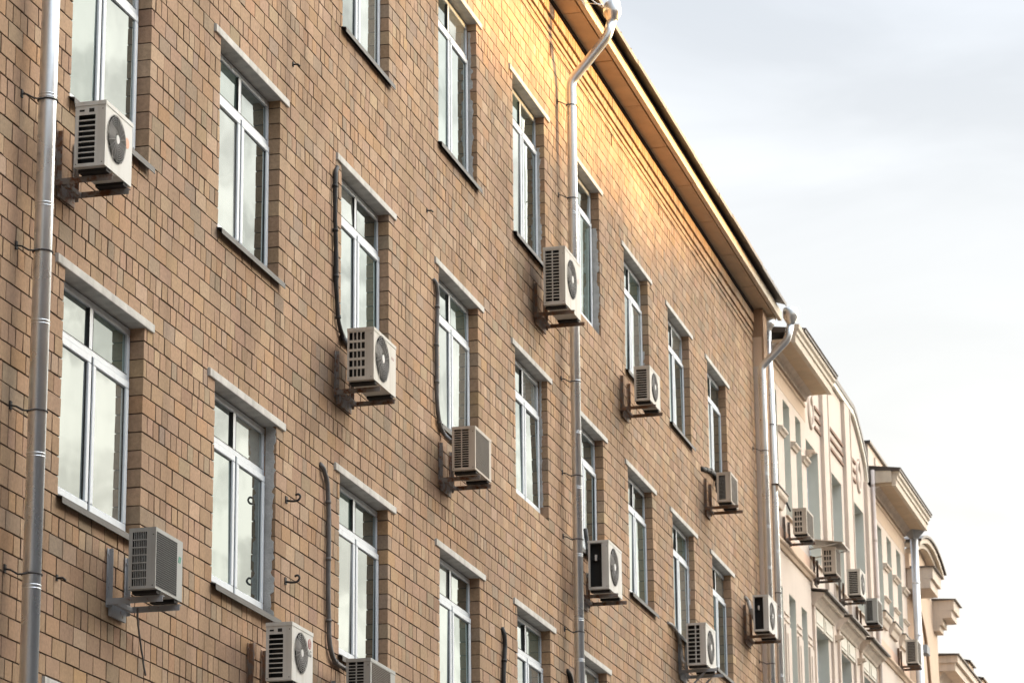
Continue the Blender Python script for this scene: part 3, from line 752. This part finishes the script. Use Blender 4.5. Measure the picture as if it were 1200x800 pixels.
# ================================================================== PALE PINK BUILDING (its own slightly turned frame)
TH = R(1.0); O2 = Vector((50.9, -.15, 0)); S2 = Vector((math.cos(TH), -math.sin(TH), 0)); N2 = Vector((-math.sin(TH), -math.cos(TH), 0))
def T2(s, n, z): return O2 + S2 * s + N2 * n + Vector((0, 0, z))
ORG2 = tuple(T2(8, 0, GROUND))
pb = empty('pink_building', ORG2, 'pale pink stucco building with a curved attic beyond the brick wall', 'building')
def p2(mb, name, mats, parent=pb, org=ORG2): return part(mb, name, mats, parent, org)
def holes_wall(mb, s0, s1, z0, z1, n, holes, mat=0, depth=.25, thick=.5):
    """wall front at n with rectangular openings (s0,s1,z0,z1) whose reveals go back by thick"""
    xs = sorted({s0, s1} | {v for h in holes for v in h[:2] if s0 < v < s1})
    for i in range(len(xs) - 1):
        a, b = xs[i], xs[i + 1]; xm = (a + b) / 2; z = z0
        for h in sorted([h for h in holes if h[0] < xm < h[1]], key=lambda h: h[2]) + [(0, 0, z1, z1)]:
            if h[2] > z + 1e-4: mb.box(a, b, n - thick, n, z, h[2], mat)
            z = max(z, h[3])
LB = [(.58, 1.19), (1.78, 2.41), (2.97, 3.51)]; RB = [(12.24, 12.82), (13.48, 14.10), (14.80, 15.43)]
CW = [(4.33, 5.62), (6.91, 8.22), (9.48, 10.85)]; LW = [(4.65, 6.06), (7.22, 8.59), (9.85, 11.2)]
HL = [(a, b, 11.95, 14.03) for a, b in LB] + [(a, b, 8.0, 10.57) for a, b in LB] + [(a, b, 5., 7.3) for a, b in LB]
HR = [(a, b, 11.95, 14.02) for a, b in RB] + [(a, b, 8.0, 10.55) for a, b in RB] + [(a, b, 5., 7.3) for a, b in RB]
HC = [(a, b, 11.75, 13.94) for a, b in CW] + [(a, b, 8.2, 10.53) for a, b in LW] + [(a, b, 5., 7.3) for a, b in LW]
wl = MB(T2)
holes_wall(wl, -.03, 4.0, GROUND, 14.03, 0, HL); wl.box(-.03, 4.0, -.5, 0, 14.03, 14.15, 0)
wl.box(-.03, 4.0, -.5, .004, 14.15, 14.66, 1)
holes_wall(wl, 4.0, 11.75, GROUND, 14.66, -.06, HC)
holes_wall(wl, 11.75, 16.1, GROUND, 14.02, 0, HR); wl.box(11.75, 16.1, -.5, 0, 14.02, 14.12, 0); wl.box(11.75, 16.1, -.5, .004, 14.12, 14.66, 1)
# tan belt panels under the upper windows of both bays
for a, b in ((.3, 3.95), (11.9, 16.0)):
    wl.box(a, b, 0, .012, 11.36, 11.62, 2)
wl.box(-.03, .30, 0, .035, GROUND, 15.15, 3); wl.box(-.03, .8, -.5, -.004, 14.66, 15.15, 3)        # brown end strip behind the twin pipes
wl.box(0, 16.05, -12, -.5, GROUND, 14.6, 0)
p2(wl, 'stucco_wall', [M['pink'], M['tan'], M['salmon'], M['brown']])
# attic with the curved right end (and its mirrored left end, behind the eave)
at = MB(T2)
top = [(9.71, 15.80), (10.0, 15.72), (10.29, 15.59), (10.55, 15.47), (10.76, 15.35), (11.0, 15.2), (11.2, 15.04), (11.35, 14.7)]
prof = [(4.0, 14.66), (11.4, 14.66)] + top[::-1] + [(7.45, 15.82)] + [(15.3 - s, z) for s, z in top]
at.prism(prof, -.5, -.06, 'y', 0)
p2(at, 'attic', [M['pink']])
ed = MB(T2)
line = [(15.3 - s, z) for s, z in top[::-1]] + [(7.45, 15.82)] + top
for (a, b) in zip(line[:-1], line[1:]):
    dx, dz = b[0] - a[0], b[1] - a[1]; l = math.hypot(dx, dz); nx, nz = -dz / l, dx / l
    q = lambda k, p: (p[0] + nx * k, p[1] + nz * k)
    ed.prism([q(.002, a), q(.002, b), q(.10, b), q(.10, a)], -.55, .02, 'y', 0)
p2(ed, 'attic_roof_edge', [M['roof']])
ed = MB(T2)
for (a, b) in zip(line[:-1], line[1:]):
    dx, dz = b[0] - a[0], b[1] - a[1]; l = math.hypot(dx, dz); nx, nz = -dz / l, dx / l
    q = lambda k, p: (p[0] + nx * k, p[1] + nz * k)
    ed.prism([q(-.12, a), q(-.12, b), q(-.002, b), q(-.002, a)], -.058, .004, 'y', 0)
p2(ed, 'attic_moulding', [M['ivory']])
# pilasters, bars and ovals of the middle bay
for (a, b, zt) in ((5.95, 6.65, 15.70), (8.5, 9.25, 15.72), (11.05, 11.6, 14.66)):
    m = MB(T2); m.box(a, b, -.06, -.015, 10.9, zt - .02); m.box(a + .12, b - .12, -.015, .0, 10.9, zt - .05); 
    for q in (a, b - .05): m.box(q, q + .05, -.015, .012, 10.9, zt - .03)
    p2(m, 'pilaster', [M['pink']])
for (a, b) in ((5.32, 5.93), (6.88, 8.46), (9.42, 10.0)):
    for z in (14.77, 14.575, 14.38):
        m = MB(T2); m.box(a, b, -.06, -.03, z - .028, z + .028); p2(m, 'groove_shade_bar', [M['barline']])  # dark brown strips stand in for the shade of grooves
for s in (4.92, 10.35):
    m = MB(T2); pts = []
    for k in range(25):
        q = 2 * math.pi * k / 24; pts.append((s + math.cos(q) * .22, -.05, 14.57 + math.sin(q) * .30))
    m.tube(pts, .035, 6, caps=False); m.tube([(s, -.06, 14.57), (s, -.03, 14.57)], .12, 14); m.tube([(s, -.05, 14.84), (s + .03, -.03, 14.95)], .04, 8)
    p2(m, 'wreath_ornament', [M['pink']])
# window reveals (grey plaster) and the windows themselves
def stucco_window(a, b, z0, z1, n, wide):
    g = MB(T2); e_ = .006; bk_ = n - .30
    for q in ((a - .002, a + e_, z0, z1), (b - e_, b + .002, z0, z1)): g.box(q[0], q[1], bk_, n - .004, q[2], q[3], 0)
    g.box(a + e_, b - e_, bk_, n - .004, z1 - e_, z1 + .002, 0)
    f = MB(T2); yf = n - .20
    def bar(s0, s1, c0, c1, o_=0): f.box(s0, s1, yf - .05, yf + o_, c0, c1, 0)
    a_, b_ = a + e_, b - e_; zt = z1 - e_
    bar(a_, a_ + .05, z0, zt); bar(b_ - .05, b_, z0, zt); bar(a_ + .05, b_ - .05, z0, z0 + .06); bar(a_ + .05, b_ - .05, zt - .05, zt)
    tz = z0 + (zt - z0) * .68
    bar(a_ + .05, b_ - .05, tz - .03, tz + .03, .006)
    if wide: bar((a_ + b_) / 2 - .03, (a_ + b_) / 2 + .03, z0 + .06, tz - .03, .004)
    w_ = p2(f, 'window', [M['pvc']])
    p = MB(T2); p.face([(a_ + .04, yf - .03, z0 + .05), (b_ - .04, yf - .03, z0 + .05), (b_ - .04, yf - .03, zt - .04), (a_ + .04, yf - .03, zt - .04)])
    o = p2(p, 'pane', [M['glass']]); o.parent = w_
    o = p2(g, 'reveal', [M['reveal']]); o.parent = w_
    k_ = MB(T2); k_.box(a, b, n - .49, n - .30, z0, z1); o = p2(k_, 'backing_board', [M['soffitgap']]); o.parent = w_
    s_ = MB(T2); s_.prism([(n - .2, z0 + .012), (n + .05, z0 - .01), (n + .05, z0 - .03), (n - .2, z0)], a - .05, b + .05, 'x'); o = p2(s_, 'sill', [M['mould']]); o.parent = w_
for h in HL + HR: stucco_window(*h, 0, False)
for h in HC: stucco_window(*h, -.06, True)
# little ledges on the piers, corbels, belt course, panels
def ledge(s0, s1, z, n0, out=.09, h=.10, mat='mould', nm='ledge'):
    m = MB(T2); m.prism([(n0, z - h), (n0 + out * .35, z - h), (n0 + out * .6, z - h * .55), (n0 + out * .85, z - h * .45), (n0 + out, z - h * .3), (n0 + out, z), (n0, z + .015)], s0, s1, 'x')
    return p2(m, nm, [M[mat]])
for a, b in ((1.22, 1.76), (2.44, 2.94), (3.54, 4.0)): ledge(a, b, 13.41, 0)
for a, b in ((12.85, 13.45), (14.13, 14.77), (15.46, 16.08)): ledge(a, b, 13.31, 0); ledge(a, b, 12.62, 0, .06, .06)
for a, b in ((.30, 1.22), (12.0, 12.9), (13.3, 14.2), (14.7, 15.5)): 
    ledge(a, b, 12.14, 0, .14, .24, 'mould', 'window_corbel')
    m = MB(T2); m.box(a - .03, b + .03, 0, .16, 12.142, 12.165); p2(m, 'corbel_flashing', [M['roof']])
for a, b in ((.3, 4.02), (11.73, 16.12)): ledge(a, b, 11.33, 0, .10, .12, 'tan', 'belt_course')
for a, b in ((1.25, 1.72), (2.47, 2.90), (3.56, 3.95), (12.88, 13.42), (14.16, 14.74)):
    m = MB(T2); m.box(a, b, 0, .03, 8.0, 9.95); m.box(a + .1, b - .1, .03, .045, 8.0, 9.8); p2(m, 'pier_panel', [M['pink']])
    m = MB(T2); m.box(a, b, 0, .02, 10.02, 10.06); m.box(a, b, 0, .02, 10.14, 10.17); p2(m, 'pier_moulding', [M['pink']])
# eave of each end bay: soffit, frieze moulding, fascia, roof edge
def bay_eave(s0, s1, z, open_end):
    m = MB(T2); m.prism([(0, z), (.42, z), (.42, z + .06), (0, z + .06)], s0, s1, 'x', 0); m.prism([(0, z - .14), (.05, z - .14), (.08, z - .05), (.16, z - .002), (0, z - .002)], s0, s1 - .12, 'x', 1)
    m.prism([(.004, z - .26), (.03, z - .24), (.03, z - .20), (.004, z - .20)], s0, s1 - .12, 'x', 2)
    js = s0 + 1.2
    p2(m, 'eave_soffit', [M['soffit'], M['mould'], M['tan']])
    m = MB(T2); P_ = [(.422, z - .01), (.50, z - .015), (.505, z + .11), (.53, z + .125), (.535, z + .19), (.57, z + .22), (.575, z + .30), (.422, z + .32)]
    m.prism(P_, s0, s1, 'x', 0)
    if open_end == 'both':
        m.prism([(-.004, z + .062), (.421, z + .062), (.421, z + .318), (-.004, z + .318)], s0 - .05, s0 + .2, 'x', 0)
    p2(m, 'fascia', [M['fascia']])
    m = MB(T2); m.prism([(.60, z + .325), (.62, z + .35), (.0, z + .43), (-4, z + .9), (-4, z + .8), (0, z + .325), (.60, z + .29)], s0 - .06 if s0 > 5 else .86, s1 + .08, 'x', 0)
    p2(m, 'roof', [M['roof']])
bay_eave(.42, 4.08, 14.66, 'right'); bay_eave(11.72, 16.2, 14.68, 'both')
# attic wall standing behind the right bay
m = MB(T2); m.box(13.4, 16.0, -.9, -.3, 14.9, 16.02, 0); m.box(14.2, 14.5, -.3, -.27, 15.3, 15.9, 1); m.box(15.1, 15.4, -.3, -.27, 15.3, 15.9, 1)
p2(m, 'parapet', [M['pink'], M['mould']])
m = MB(T2); m.box(13.35, 16.05, -.95, -.24, 16.022, 16.075); p2(m, 'parapet_cap', [M['roof']])
# pediment hoods over the lower middle windows
for (a, b, zt) in ((4.33, 6.5, 11.10), (7.0, 9.05, 11.13), (9.62, 11.66, 11.16)):
    n0 = -.06; m = MB(T2); e_ = .0
    m.prism([(n0, zt - .25), (n0 + .06, zt - .25), (n0 + .08, zt - .21), (n0 + .14, zt - .15), (n0 + .17, zt - .11), (n0 + .22, zt - .10), (n0 + .25, zt - .03), (n0, zt)], a, b, 'x', 0)
    h_ = p2(m, 'window_hood', [M['mould']])
    m = MB(T2); m.prism([(n0, zt + .06), (n0 + .32, zt + .01), (n0 + .32, zt - .025), (n0 + .30, zt - .025), (n0, zt + .03)], a - .03, b + .05, 'x', 0)
    o = p2(m, 'hood_flashing', [M['roof']]); o.parent = h_
    m = MB(T2); mid = (a + b) / 2
    for (p_, q_) in ((a + .12, mid - .05), (mid + .05, b - .12)):
        m.box(p_, q_, n0, n0 + .035, zt - .57, zt - .27); m.box(p_ + .1, q_ - .1, n0 + .035, n0 + .05, zt - .52, zt - .33)
    o = p2(m, 'hood_panel', [M['ivory']]); o.parent = h_
    for (p_, q_) in ((a + .04, a + .18), (b - .16, b - .02)):
        m = MB(T2); m.box(p_, q_, n0, n0 + .05, 7.6, zt - .255); o = p2(m, 'hood_pilaster', [M['pink']])
for s in (3.98, 6.78, 9.34): ledge(s - .02, s + .16, 10.72 if s > 4 else 13.62, -.06 if s > 4 else 0, .16, .10, 'mould', 'pier_cap')

def A2(s, z, w, h, dp, *args, **kw):
    air_conditioner.gap = .45 - dp; pos = T2(s, .45 - dp, z)
    t = air_conditioner(pos.x, pos.y, pos.z, w, h, dp, *args, rz=-TH, **kw); air_conditioner.gap = None; return t
A2(1.2, 11.48, .70, .44, .24, 'beige unit with barred side on the pale building, nearest the twin drainpipes', 'beige', 'grid3', 'grille', fr=(.08, .92), grille='browngrille', bracket='bracket', arm=.04)
A2(4.12, 11.36, .54, .48, .25, 'beige unit sheltered by a small tin awning on the pale building', 'beige', 'grid3', 'grille', fr=(.08, .92), grille='browngrille', bracket='bracket')
A2(6.85, 11.49, .64, .49, .25, 'cream unit with dark side slots in the middle of the pale building', 'cream', 'slots1b', 'fan', (.45, .5, .40), bracket='bracket')
A2(8.85, 11.33, .62, .47, .25, 'grey unit with fine dark side grille on a rusty bracket, pale building', 'greyc', 'fine', 'grille', fr=(.1, .9), grille='browngrille', bracket='rust')
A2(14.2, 11.44, .56, .49, .25, 'farthest small unit, in front of the right end drainpipe of the pale building', 'cream', 'slots1b', 'grille', fr=(.1, .9), grille='browngrille', bracket='rust')
# tin awning over the second unit
m = MB(T2); m.prism([(-.05, 12.0), (.60, 11.90), (.60, 11.892), (-.05, 11.992)], 4.0, 4.8, 'x', 0); m.box(4.0, 4.8, .585, .602, 11.87, 11.891, 0)
for s in (4.03, 4.77): m.tube([(s, -.04, 11.8), (s, .55, 11.885)], .012, 6)
o = m.build('tin_awning', M['beige']); tag(o, 'small sloping tin awning above a beige unit on the pale building', 'awning')
m = MB(T2); m.tube(bend([(.4, .02, 12.36), (.8, .05, 12.24), (1.1, .08, 12.15), (1.3, .16, 11.9)], .1), .016, 7)
o = m.build('refrigerant_line', M['cable']); tag(o, 'thin black cable sagging to the first unit of the pale building', 'cable', 'cables and hoses on the pale building')
m = MB(T2); m.tube(bend([(8.75, -.03, 12.9), (8.8, -.02, 12.5), (9.0, 0, 12.0), (8.95, .15, 11.7)], .2), .016, 7)
o = m.build('refrigerant_line', M['cable']); tag(o, 'thin black cable hanging down a pilaster of the pale building', 'cable', 'cables and hoses on the pale building')
# small galvanised pipe between middle and right bay, and the end drainpipe with a funnel
def dp2(s, n, z0, z1, rad, label, hop=None, mat='galv'):
    base = T2(s, n, z0); t = empty('drainpipe', base, label, 'drainpipe', 'galvanised drainpipes')
    p = MB(); p.tube([(0, 0, 0), (0, 0, z1 - z0)], rad, 18); p.build('pipe', M[mat], t)
    for z in np.arange(z0 + .6, z1 - .3, 1.15):
        j = MB(); j.tube([(0, 0, 0), (0, 0, .02), (0, 0, .05)], [rad + .001, rad + .006, rad + .002], 16, caps=False); o = j.build('joint_sleeve', M[mat], t); o.location = (0, 0, z - z0)
    if hop:
        h = MB(); h.tube([(0, 0, z1 - z0 - .01), (0, 0, z1 - z0 + .02), (0, 0, z1 - z0 + .19), (0, 0, z1 - z0 + .2)], [rad, rad + .01, hop, hop], 4, smooth=False); h.build('funnel', M['greyiron'], t)
    return t
dp2(11.60, .05, 6, 15.0, .04, 'thin pink grey downpipe between the curved attic and the right eave', mat='galvd')
dp2(16.22, .2, 6, 14.50, .085, 'white gleaming drainpipe with square funnel at the far end of the pale building', hop=.26, mat='palepipe')

# ================================================================== TAN BUILDING beyond
tb_o = tuple(T2(19, -.1, GROUND)); tb = empty('tan_building', tb_o, 'narrow tan stucco house with heavy stepped cornice blocks against the sky', 'building')
def p3(mb, name, mats): return part(mb, name, mats, tb, tb_o)
m = MB(T2); m.box(16.62, 17.9, -8, -.11, GROUND, 14.0, 1); m.box(17.9, 21.6, -8, -.1, GROUND, 14.05, 0)
p3(m, 'stucco_wall', [M['tan'], M['brown']])
def block(s0, s1, n0, steps, cap):
    m = MB(T2)
    for (z0, z1, n1, ds) in steps: m.box(s0, s1 - ds, n0, n1, z0, z1, 0)
    o = p3(m, 'cornice_block', [M['mould']])
    zt = steps[0][1]; m = MB(T2); m.prism([(n0, zt + .05), (steps[0][2] + .06, zt + .012), (steps[0][2] + .06, zt + .002), (n0, zt + .002)], s0 - .04, s1 + .12, 'x', 0)
    c = p3(m, 'flashing', [M['roof']]); c.parent = o
block(17.0, 18.3, -.1, ((13.78, 14.03, .47, 0), (13.57, 13.778, .41, .12)), True)
block(21.0, 22.0, -.12, ((13.82, 14.06, .39, 0), (13.64, 13.818, .33, .1), (13.48, 13.638, .12, .3), (13.35, 13.478, .05, .4)), True)
def arch(s0, s1, z0, rise, n0, n1, t, mat, nm, z_in):
    m = MB(T2); k_ = 14; out = [(s0 + (s1 - s0) * i / k_, z0 + rise * (1 - (2 * i / k_ - 1) ** 2)) for i in range(k_ + 1)]
    for a, b in zip(out[:-1], out[1:]):
        m.prism([(a[0], a[1] - t), (b[0], b[1] - t), b, a], n0, n1, 'y', 0)
    p3(m, nm, [M[mat]])
arch(16.7, 20.7, 14.62, .36, -.12, .30, .05, 'roof', 'pediment_flashing', 0)
arch(16.78, 20.62, 14.56, .36, -.1, .25, .10, 'fascia', 'pediment_moulding', 0)
arch(16.9, 20.5, 14.45, .36, -.1, .16, .09, 'fascia', 'pediment_moulding', 0)
m = MB(T2); k_ = 14; prof = [(16.9, 14.02)] + [(16.9 + 3.6 * i / k_, 14.36 + .36 * (1 - (2 * i / k_ - 1) ** 2)) for i in range(k_ + 1)] + [(20.5, 14.02)]
m.prism(prof, -.6, -.02, 'y', 0); p3(m, 'pediment', [M['tan']])
m = MB(T2); m.tube(bend([(18.6, -.07, 13.4), (19.2, -.07, 13.1), (19.6, -.07, 12.6), (19.9, -.07, 11.5)], .4), .035, 7)
o = m.build('wall_cable', M['brown']); tag(o, 'brown cable curving down the tan house wall', 'cable')
# slanted grey box on the tan wall
t = empty('wall_box', T2(16.9, .3, 12.1), 'small grey box on a slanted arm on the tan house', 'wall_box', None, -TH)
m = MB(); m.box(-.25, .2, -.02, .10, -.02, .16, 0); m.build('box_body', [M['greyiron']], t)
m = MB(); m.prism([(.12, -.02), (.05, -.02), (.45, -.38), (.5, -.36)], -.02, .02, 'x', 0); m.tube([(0, .1, .05), (.0, .42, .05)], .03, 8); m.build('arm', [M['greyiron']], t)

# ================================================================== FAR HOUSE with dormers
fo = tuple(T2(27, -.5, GROUND)); fb = empty('far_house', fo, 'farthest house at lower right with broad cornice and two little dormers', 'building')
def p4(mb, name, mats): return part(mb, name, mats, fb, fo)
m = MB(T2); m.box(22.9, 36, -4, -.45, GROUND, 12.7, 0); p4(m, 'stucco_wall', [M['tan']])
m = MB(T2); m.box(23.0, 36, -.8, .17, 12.95, 13.12, 0); m.box(23.03, 36, -.8, .10, 12.76, 12.947, 0); m.prism([(-.45, 12.45), (-.36, 12.45), (-.3, 12.6), (-.18, 12.756), (-.45, 12.756)], 23.1, 36, 'x', 0)
p4(m, 'cornice', [M['mould']])
m = MB(T2); m.prism([(.22, 13.125), (.22, 13.15), (-.7, 13.2), (-4, 13.6), (-4, 13.5), (-.7, 13.125)], 22.95, 36.1, 'x', 0); p4(m, 'roof', [M['roof']])
for s in (26.0, 28.6):
    m = MB(T2); m.prism([(-2, 13.0), (.06, 13.0), (.06, 13.48), (-2, 13.9)], s, s + .95, 'x', 0); o = p4(m, 'dormer', [M['tan']])
    m = MB(T2); m.prism([(-2, 13.905), (.12, 13.47), (.12, 13.50), (-2, 13.94)], s - .06, s + 1.05, 'x', 0); c = p4(m, 'dormer_roof', [M['roof']]); c.parent = o

# ================================================================== HOUSE ACROSS THE STREET (unseen; its roofline is stepped to shape the shade on the wall)
oo = (70, -44, GROUND); ob = empty('opposite_house', oo, 'unseen ochre house row across the street, its roofline shaped to shade the facade', 'building')
def p5(mb, name, mats): return part(mb, name, mats, ob, oo)
m = MB(); m.box(30, 58, -52, -40, GROUND, 20.6, 0); m.box(58, 72, -52, -40, GROUND, 21.1, 0); m.box(72, 78, -52, -40, GROUND, 21.6, 0); m.box(78, 84, -52, -40, GROUND, 22.0, 0); m.box(84, 112, -52, -40, GROUND, 24.1, 0)
p5(m, 'stucco_wall', [M['opposite']])
m = MB()
for (a, b, z) in ((30, 58, 20.6), (58, 72, 21.1), (72, 78, 21.6), (78, 84, 22.0), (84, 112, 24.1)): m.box(a, b, -52.2, -39.8, z + .002, z + .12)
p5(m, 'roof', [M['roof']])
for zz in (2, 5.5, 9, 12.5, 16.):
    for xx in range(32, 110, 4):
        m = MB(); m.box(xx, xx + 1.3, -39.998, -39.95, zz, zz + 1.9); o = p5(m, 'window', [M['pvc']])
        m = MB(); m.box(xx + .08, xx + 1.22, -39.949, -39.945, zz + .08, zz + 1.82); c = p5(m, 'pane', [M['glass']]); c.parent = o

# added unseen house row behind the camera, blocking sky light from the lower left wall
no = (0, -30, GROUND); nb_ = empty('added_shade_house', no, 'added unseen house row that keeps sky light off the lower left wall', 'building')
def p6(mb, name, mats): return part(mb, name, mats, nb_, no)
m = MB(); m.box(-45, 35, -34, -22, GROUND, 17.5, 0); p6(m, 'stucco_wall', [M['brown']])
m = MB(); m.box(-45.2, 35.2, -34.2, -21.7, 17.502, 17.7); p6(m, 'roof', [M['roof']])
for zz in (2, 5.5, 9, 12.3):
    for xx in range(-42, 31, 5):
        m = MB(); m.box(xx, xx + 1.4, -21.998, -21.95, zz, zz + 1.9); o = p6(m, 'window', [M['pvc']])
        m = MB(); m.box(xx + .08, xx + 1.32, -21.949, -21.945, zz + .08, zz + 1.82); c = p6(m, 'pane', [M['glass']]); c.parent = o

# ================================================================== LIGHT
SUN = Vector((.53, -.66, .128)).normalized()         # towards the sun: low, from the far end of the street
elev = math.asin(SUN.z); az = math.atan2(SUN.x, SUN.y)
sl = bpy.data.lights.new('sun', 'SUN'); sl.energy = 3.8; sl.angle = R(1.5); sl.color = (1.0, .60, .20)
so = bpy.data.objects.new('sun', sl); C.objects.link(so); so.location = (60, -60, 40)
so.rotation_euler = SUN.to_track_quat('Z', 'Y').to_euler()
wd = bpy.data.worlds.new('World'); scene.world = wd; wd.use_nodes = True
t = wd.node_tree; N = t.nodes; bg = N['Background']; outw = N['World Output']
sky = N.new('ShaderNodeTexSky'); sky.sky_type = 'NISHITA'; sky.sun_disc = False; sky.sun_elevation = elev; sky.sun_rotation = az
sky.air_density = 1.0; sky.dust_density = 2.0
bg.inputs['Strength'].default_value = .05; t.links.new(sky.outputs[0], bg.inputs['Color'])
# thin bright cloud over that sky
tc = N.new('ShaderNodeTexCoord'); sx = N.new('ShaderNodeSeparateXYZ'); link(t, tc, 'Generated', sx, 0)
mp = N.new('ShaderNodeMapping'); mp.inputs['Scale'].default_value = (1, 1, 2.6); link(t, tc, 'Generated', mp, 'Vector')
n1 = N.new('ShaderNodeTexNoise'); n1.inputs['Scale'].default_value = 5.5; n1.inputs['Detail'].default_value = 6; n1.inputs['Roughness'].default_value = .5; n1.inputs['Distortion'].default_value = .6
link(t, mp, 0, n1, 'Vector')
el = N.new('ShaderNodeMapRange'); el.inputs['From Min'].default_value = .19; el.inputs['From Max'].default_value = .39; link(t, sx, 'Z', el, 'Value')
cr = N.new('ShaderNodeMix'); cr.data_type = 'RGBA'; cr.inputs['A'].default_value = (1.0, .98, .925, 1); cr.inputs['B'].default_value = (.745, .79, .855, 1)
link(t, el, 0, cr, 'Factor')
nr = N.new('ShaderNodeMapRange'); nr.inputs['From Min'].default_value = .35; nr.inputs['From Max'].default_value = .68; nr.inputs['To Min'].default_value = .90; nr.inputs['To Max'].default_value = 1.06; link(t, n1, 'Fac', nr, 'Value')
n4 = N.new('ShaderNodeTexNoise'); n4.inputs['Scale'].default_value = 13; n4.inputs['Detail'].default_value = 7; n4.inputs['Roughness'].default_value = .55; n4.inputs['Distortion'].default_value = .8
link(t, mp, 0, n4, 'Vector')
nb4 = N.new('ShaderNodeMapRange'); nb4.inputs['From Min'].default_value = .38; nb4.inputs['From Max'].default_value = .62; nb4.inputs['To Min'].default_value = 1.3; nb4.inputs['To Max'].default_value = 2.15; nb4.interpolation_type = 'SMOOTHSTEP'; link(t, n4, 'Fac', nb4, 'Value')
sy = N.new('ShaderNodeMapRange'); sy.inputs['From Min'].default_value = .05; sy.inputs['From Max'].default_value = -.26; sy.interpolation_type = 'SMOOTHSTEP'; link(t, sx, 'Y', sy, 'Value')
nm = N.new('ShaderNodeMix'); nm.data_type = 'FLOAT'; link(t, sy, 0, nm, 0); t.links.new(nr.outputs[0], nm.inputs[2]); t.links.new(nb4.outputs[0], nm.inputs[3])
# brighter towards the hidden sun
dt = N.new('ShaderNodeVectorMath'); dt.operation = 'DOT_PRODUCT'; dt.inputs[1].default_value = SUN; link(t, tc, 'Generated', dt, 0)
gl = N.new('ShaderNodeMapRange'); gl.inputs['From Min'].default_value = .86; gl.inputs['From Max'].default_value = 1.0; gl.inputs['To Min'].default_value = .37; gl.inputs['To Max'].default_value = 2.6; gl.interpolation_type = 'SMOOTHSTEP'
link(t, dt, 'Value', gl, 'Value')
# higher up the cloud is thicker lit and brighter
hi = N.new('ShaderNodeMapRange'); hi.inputs['From Min'].default_value = .42; hi.inputs['From Max'].default_value = .75; hi.inputs['To Min'].default_value = 1.0; hi.inputs['To Max'].default_value = 2.5; hi.interpolation_type = 'SMOOTHSTEP'
link(t, sx, 'Z', hi, 'Value')
# the evening side of the sky is brighter than the side behind the viewer
d2 = N.new('ShaderNodeVectorMath'); d2.operation = 'DOT_PRODUCT'; d2.inputs[1].default_value = (.78, -.62, 0); link(t, tc, 'Generated', d2, 0)
sd = N.new('ShaderNodeMapRange'); sd.inputs['From Min'].default_value = -.8; sd.inputs['From Max'].default_value = .5; sd.inputs['To Min'].default_value = .22; sd.inputs['To Max'].default_value = 1.0; sd.interpolation_type = 'SMOOTHSTEP'
link(t, d2, 'Value', sd, 'Value')
m0 = N.new('ShaderNodeMath'); m0.operation = 'MULTIPLY'; link(t, sd, 0, m0, 0); link(t, hi, 0, m0, 1)
mh = N.new('ShaderNodeMath'); mh.operation = 'MULTIPLY'; link(t, gl, 0, mh, 0); link(t, m0, 0, mh, 1)
mu = N.new('ShaderNodeMath'); mu.operation = 'MULTIPLY'; link(t, nm, 0, mu, 0); link(t, mh, 0, mu, 1)
wm = N.new('ShaderNodeMapRange'); wm.inputs['From Min'].default_value = .62; wm.inputs['From Max'].default_value = .97; link(t, dt, 'Value', wm, 'Value')
cw = N.new('ShaderNodeMix'); cw.data_type = 'RGBA'; cw.inputs['B'].default_value = (1.0, .92, .78, 1); link(t, wm, 0, cw, 'Factor'); t.links.new(cr.outputs['Result'], cw.inputs['A'])
bg2 = N.new('ShaderNodeBackground'); t.links.new(cw.outputs['Result'], bg2.inputs['Color']); link(t, mu, 0, bg2, 'Strength')
ms = N.new('ShaderNodeMixShader'); 
cf = N.new('ShaderNodeMapRange'); cf.inputs['From Min'].default_value = .3; cf.inputs['From Max'].default_value = .7; cf.inputs['To Min'].default_value = .88; cf.inputs['To Max'].default_value = .98; link(t, n1, 'Fac', cf, 'Value')
link(t, cf, 0, ms, 0); link(t, bg, 0, ms, 1); link(t, bg2, 0, ms, 2); link(t, ms, 0, outw, 'Surface')

vs = scene.view_settings; vs.view_transform = 'Standard'; vs.look = 'None'; vs.exposure = 1.72; vs.gamma = 1; vs.use_curve_mapping = False
scene.cycles.max_bounces = 6; scene.cycles.diffuse_bounces = 4; scene.cycles.glossy_bounces = 4
scene.cycles.use_denoising = True
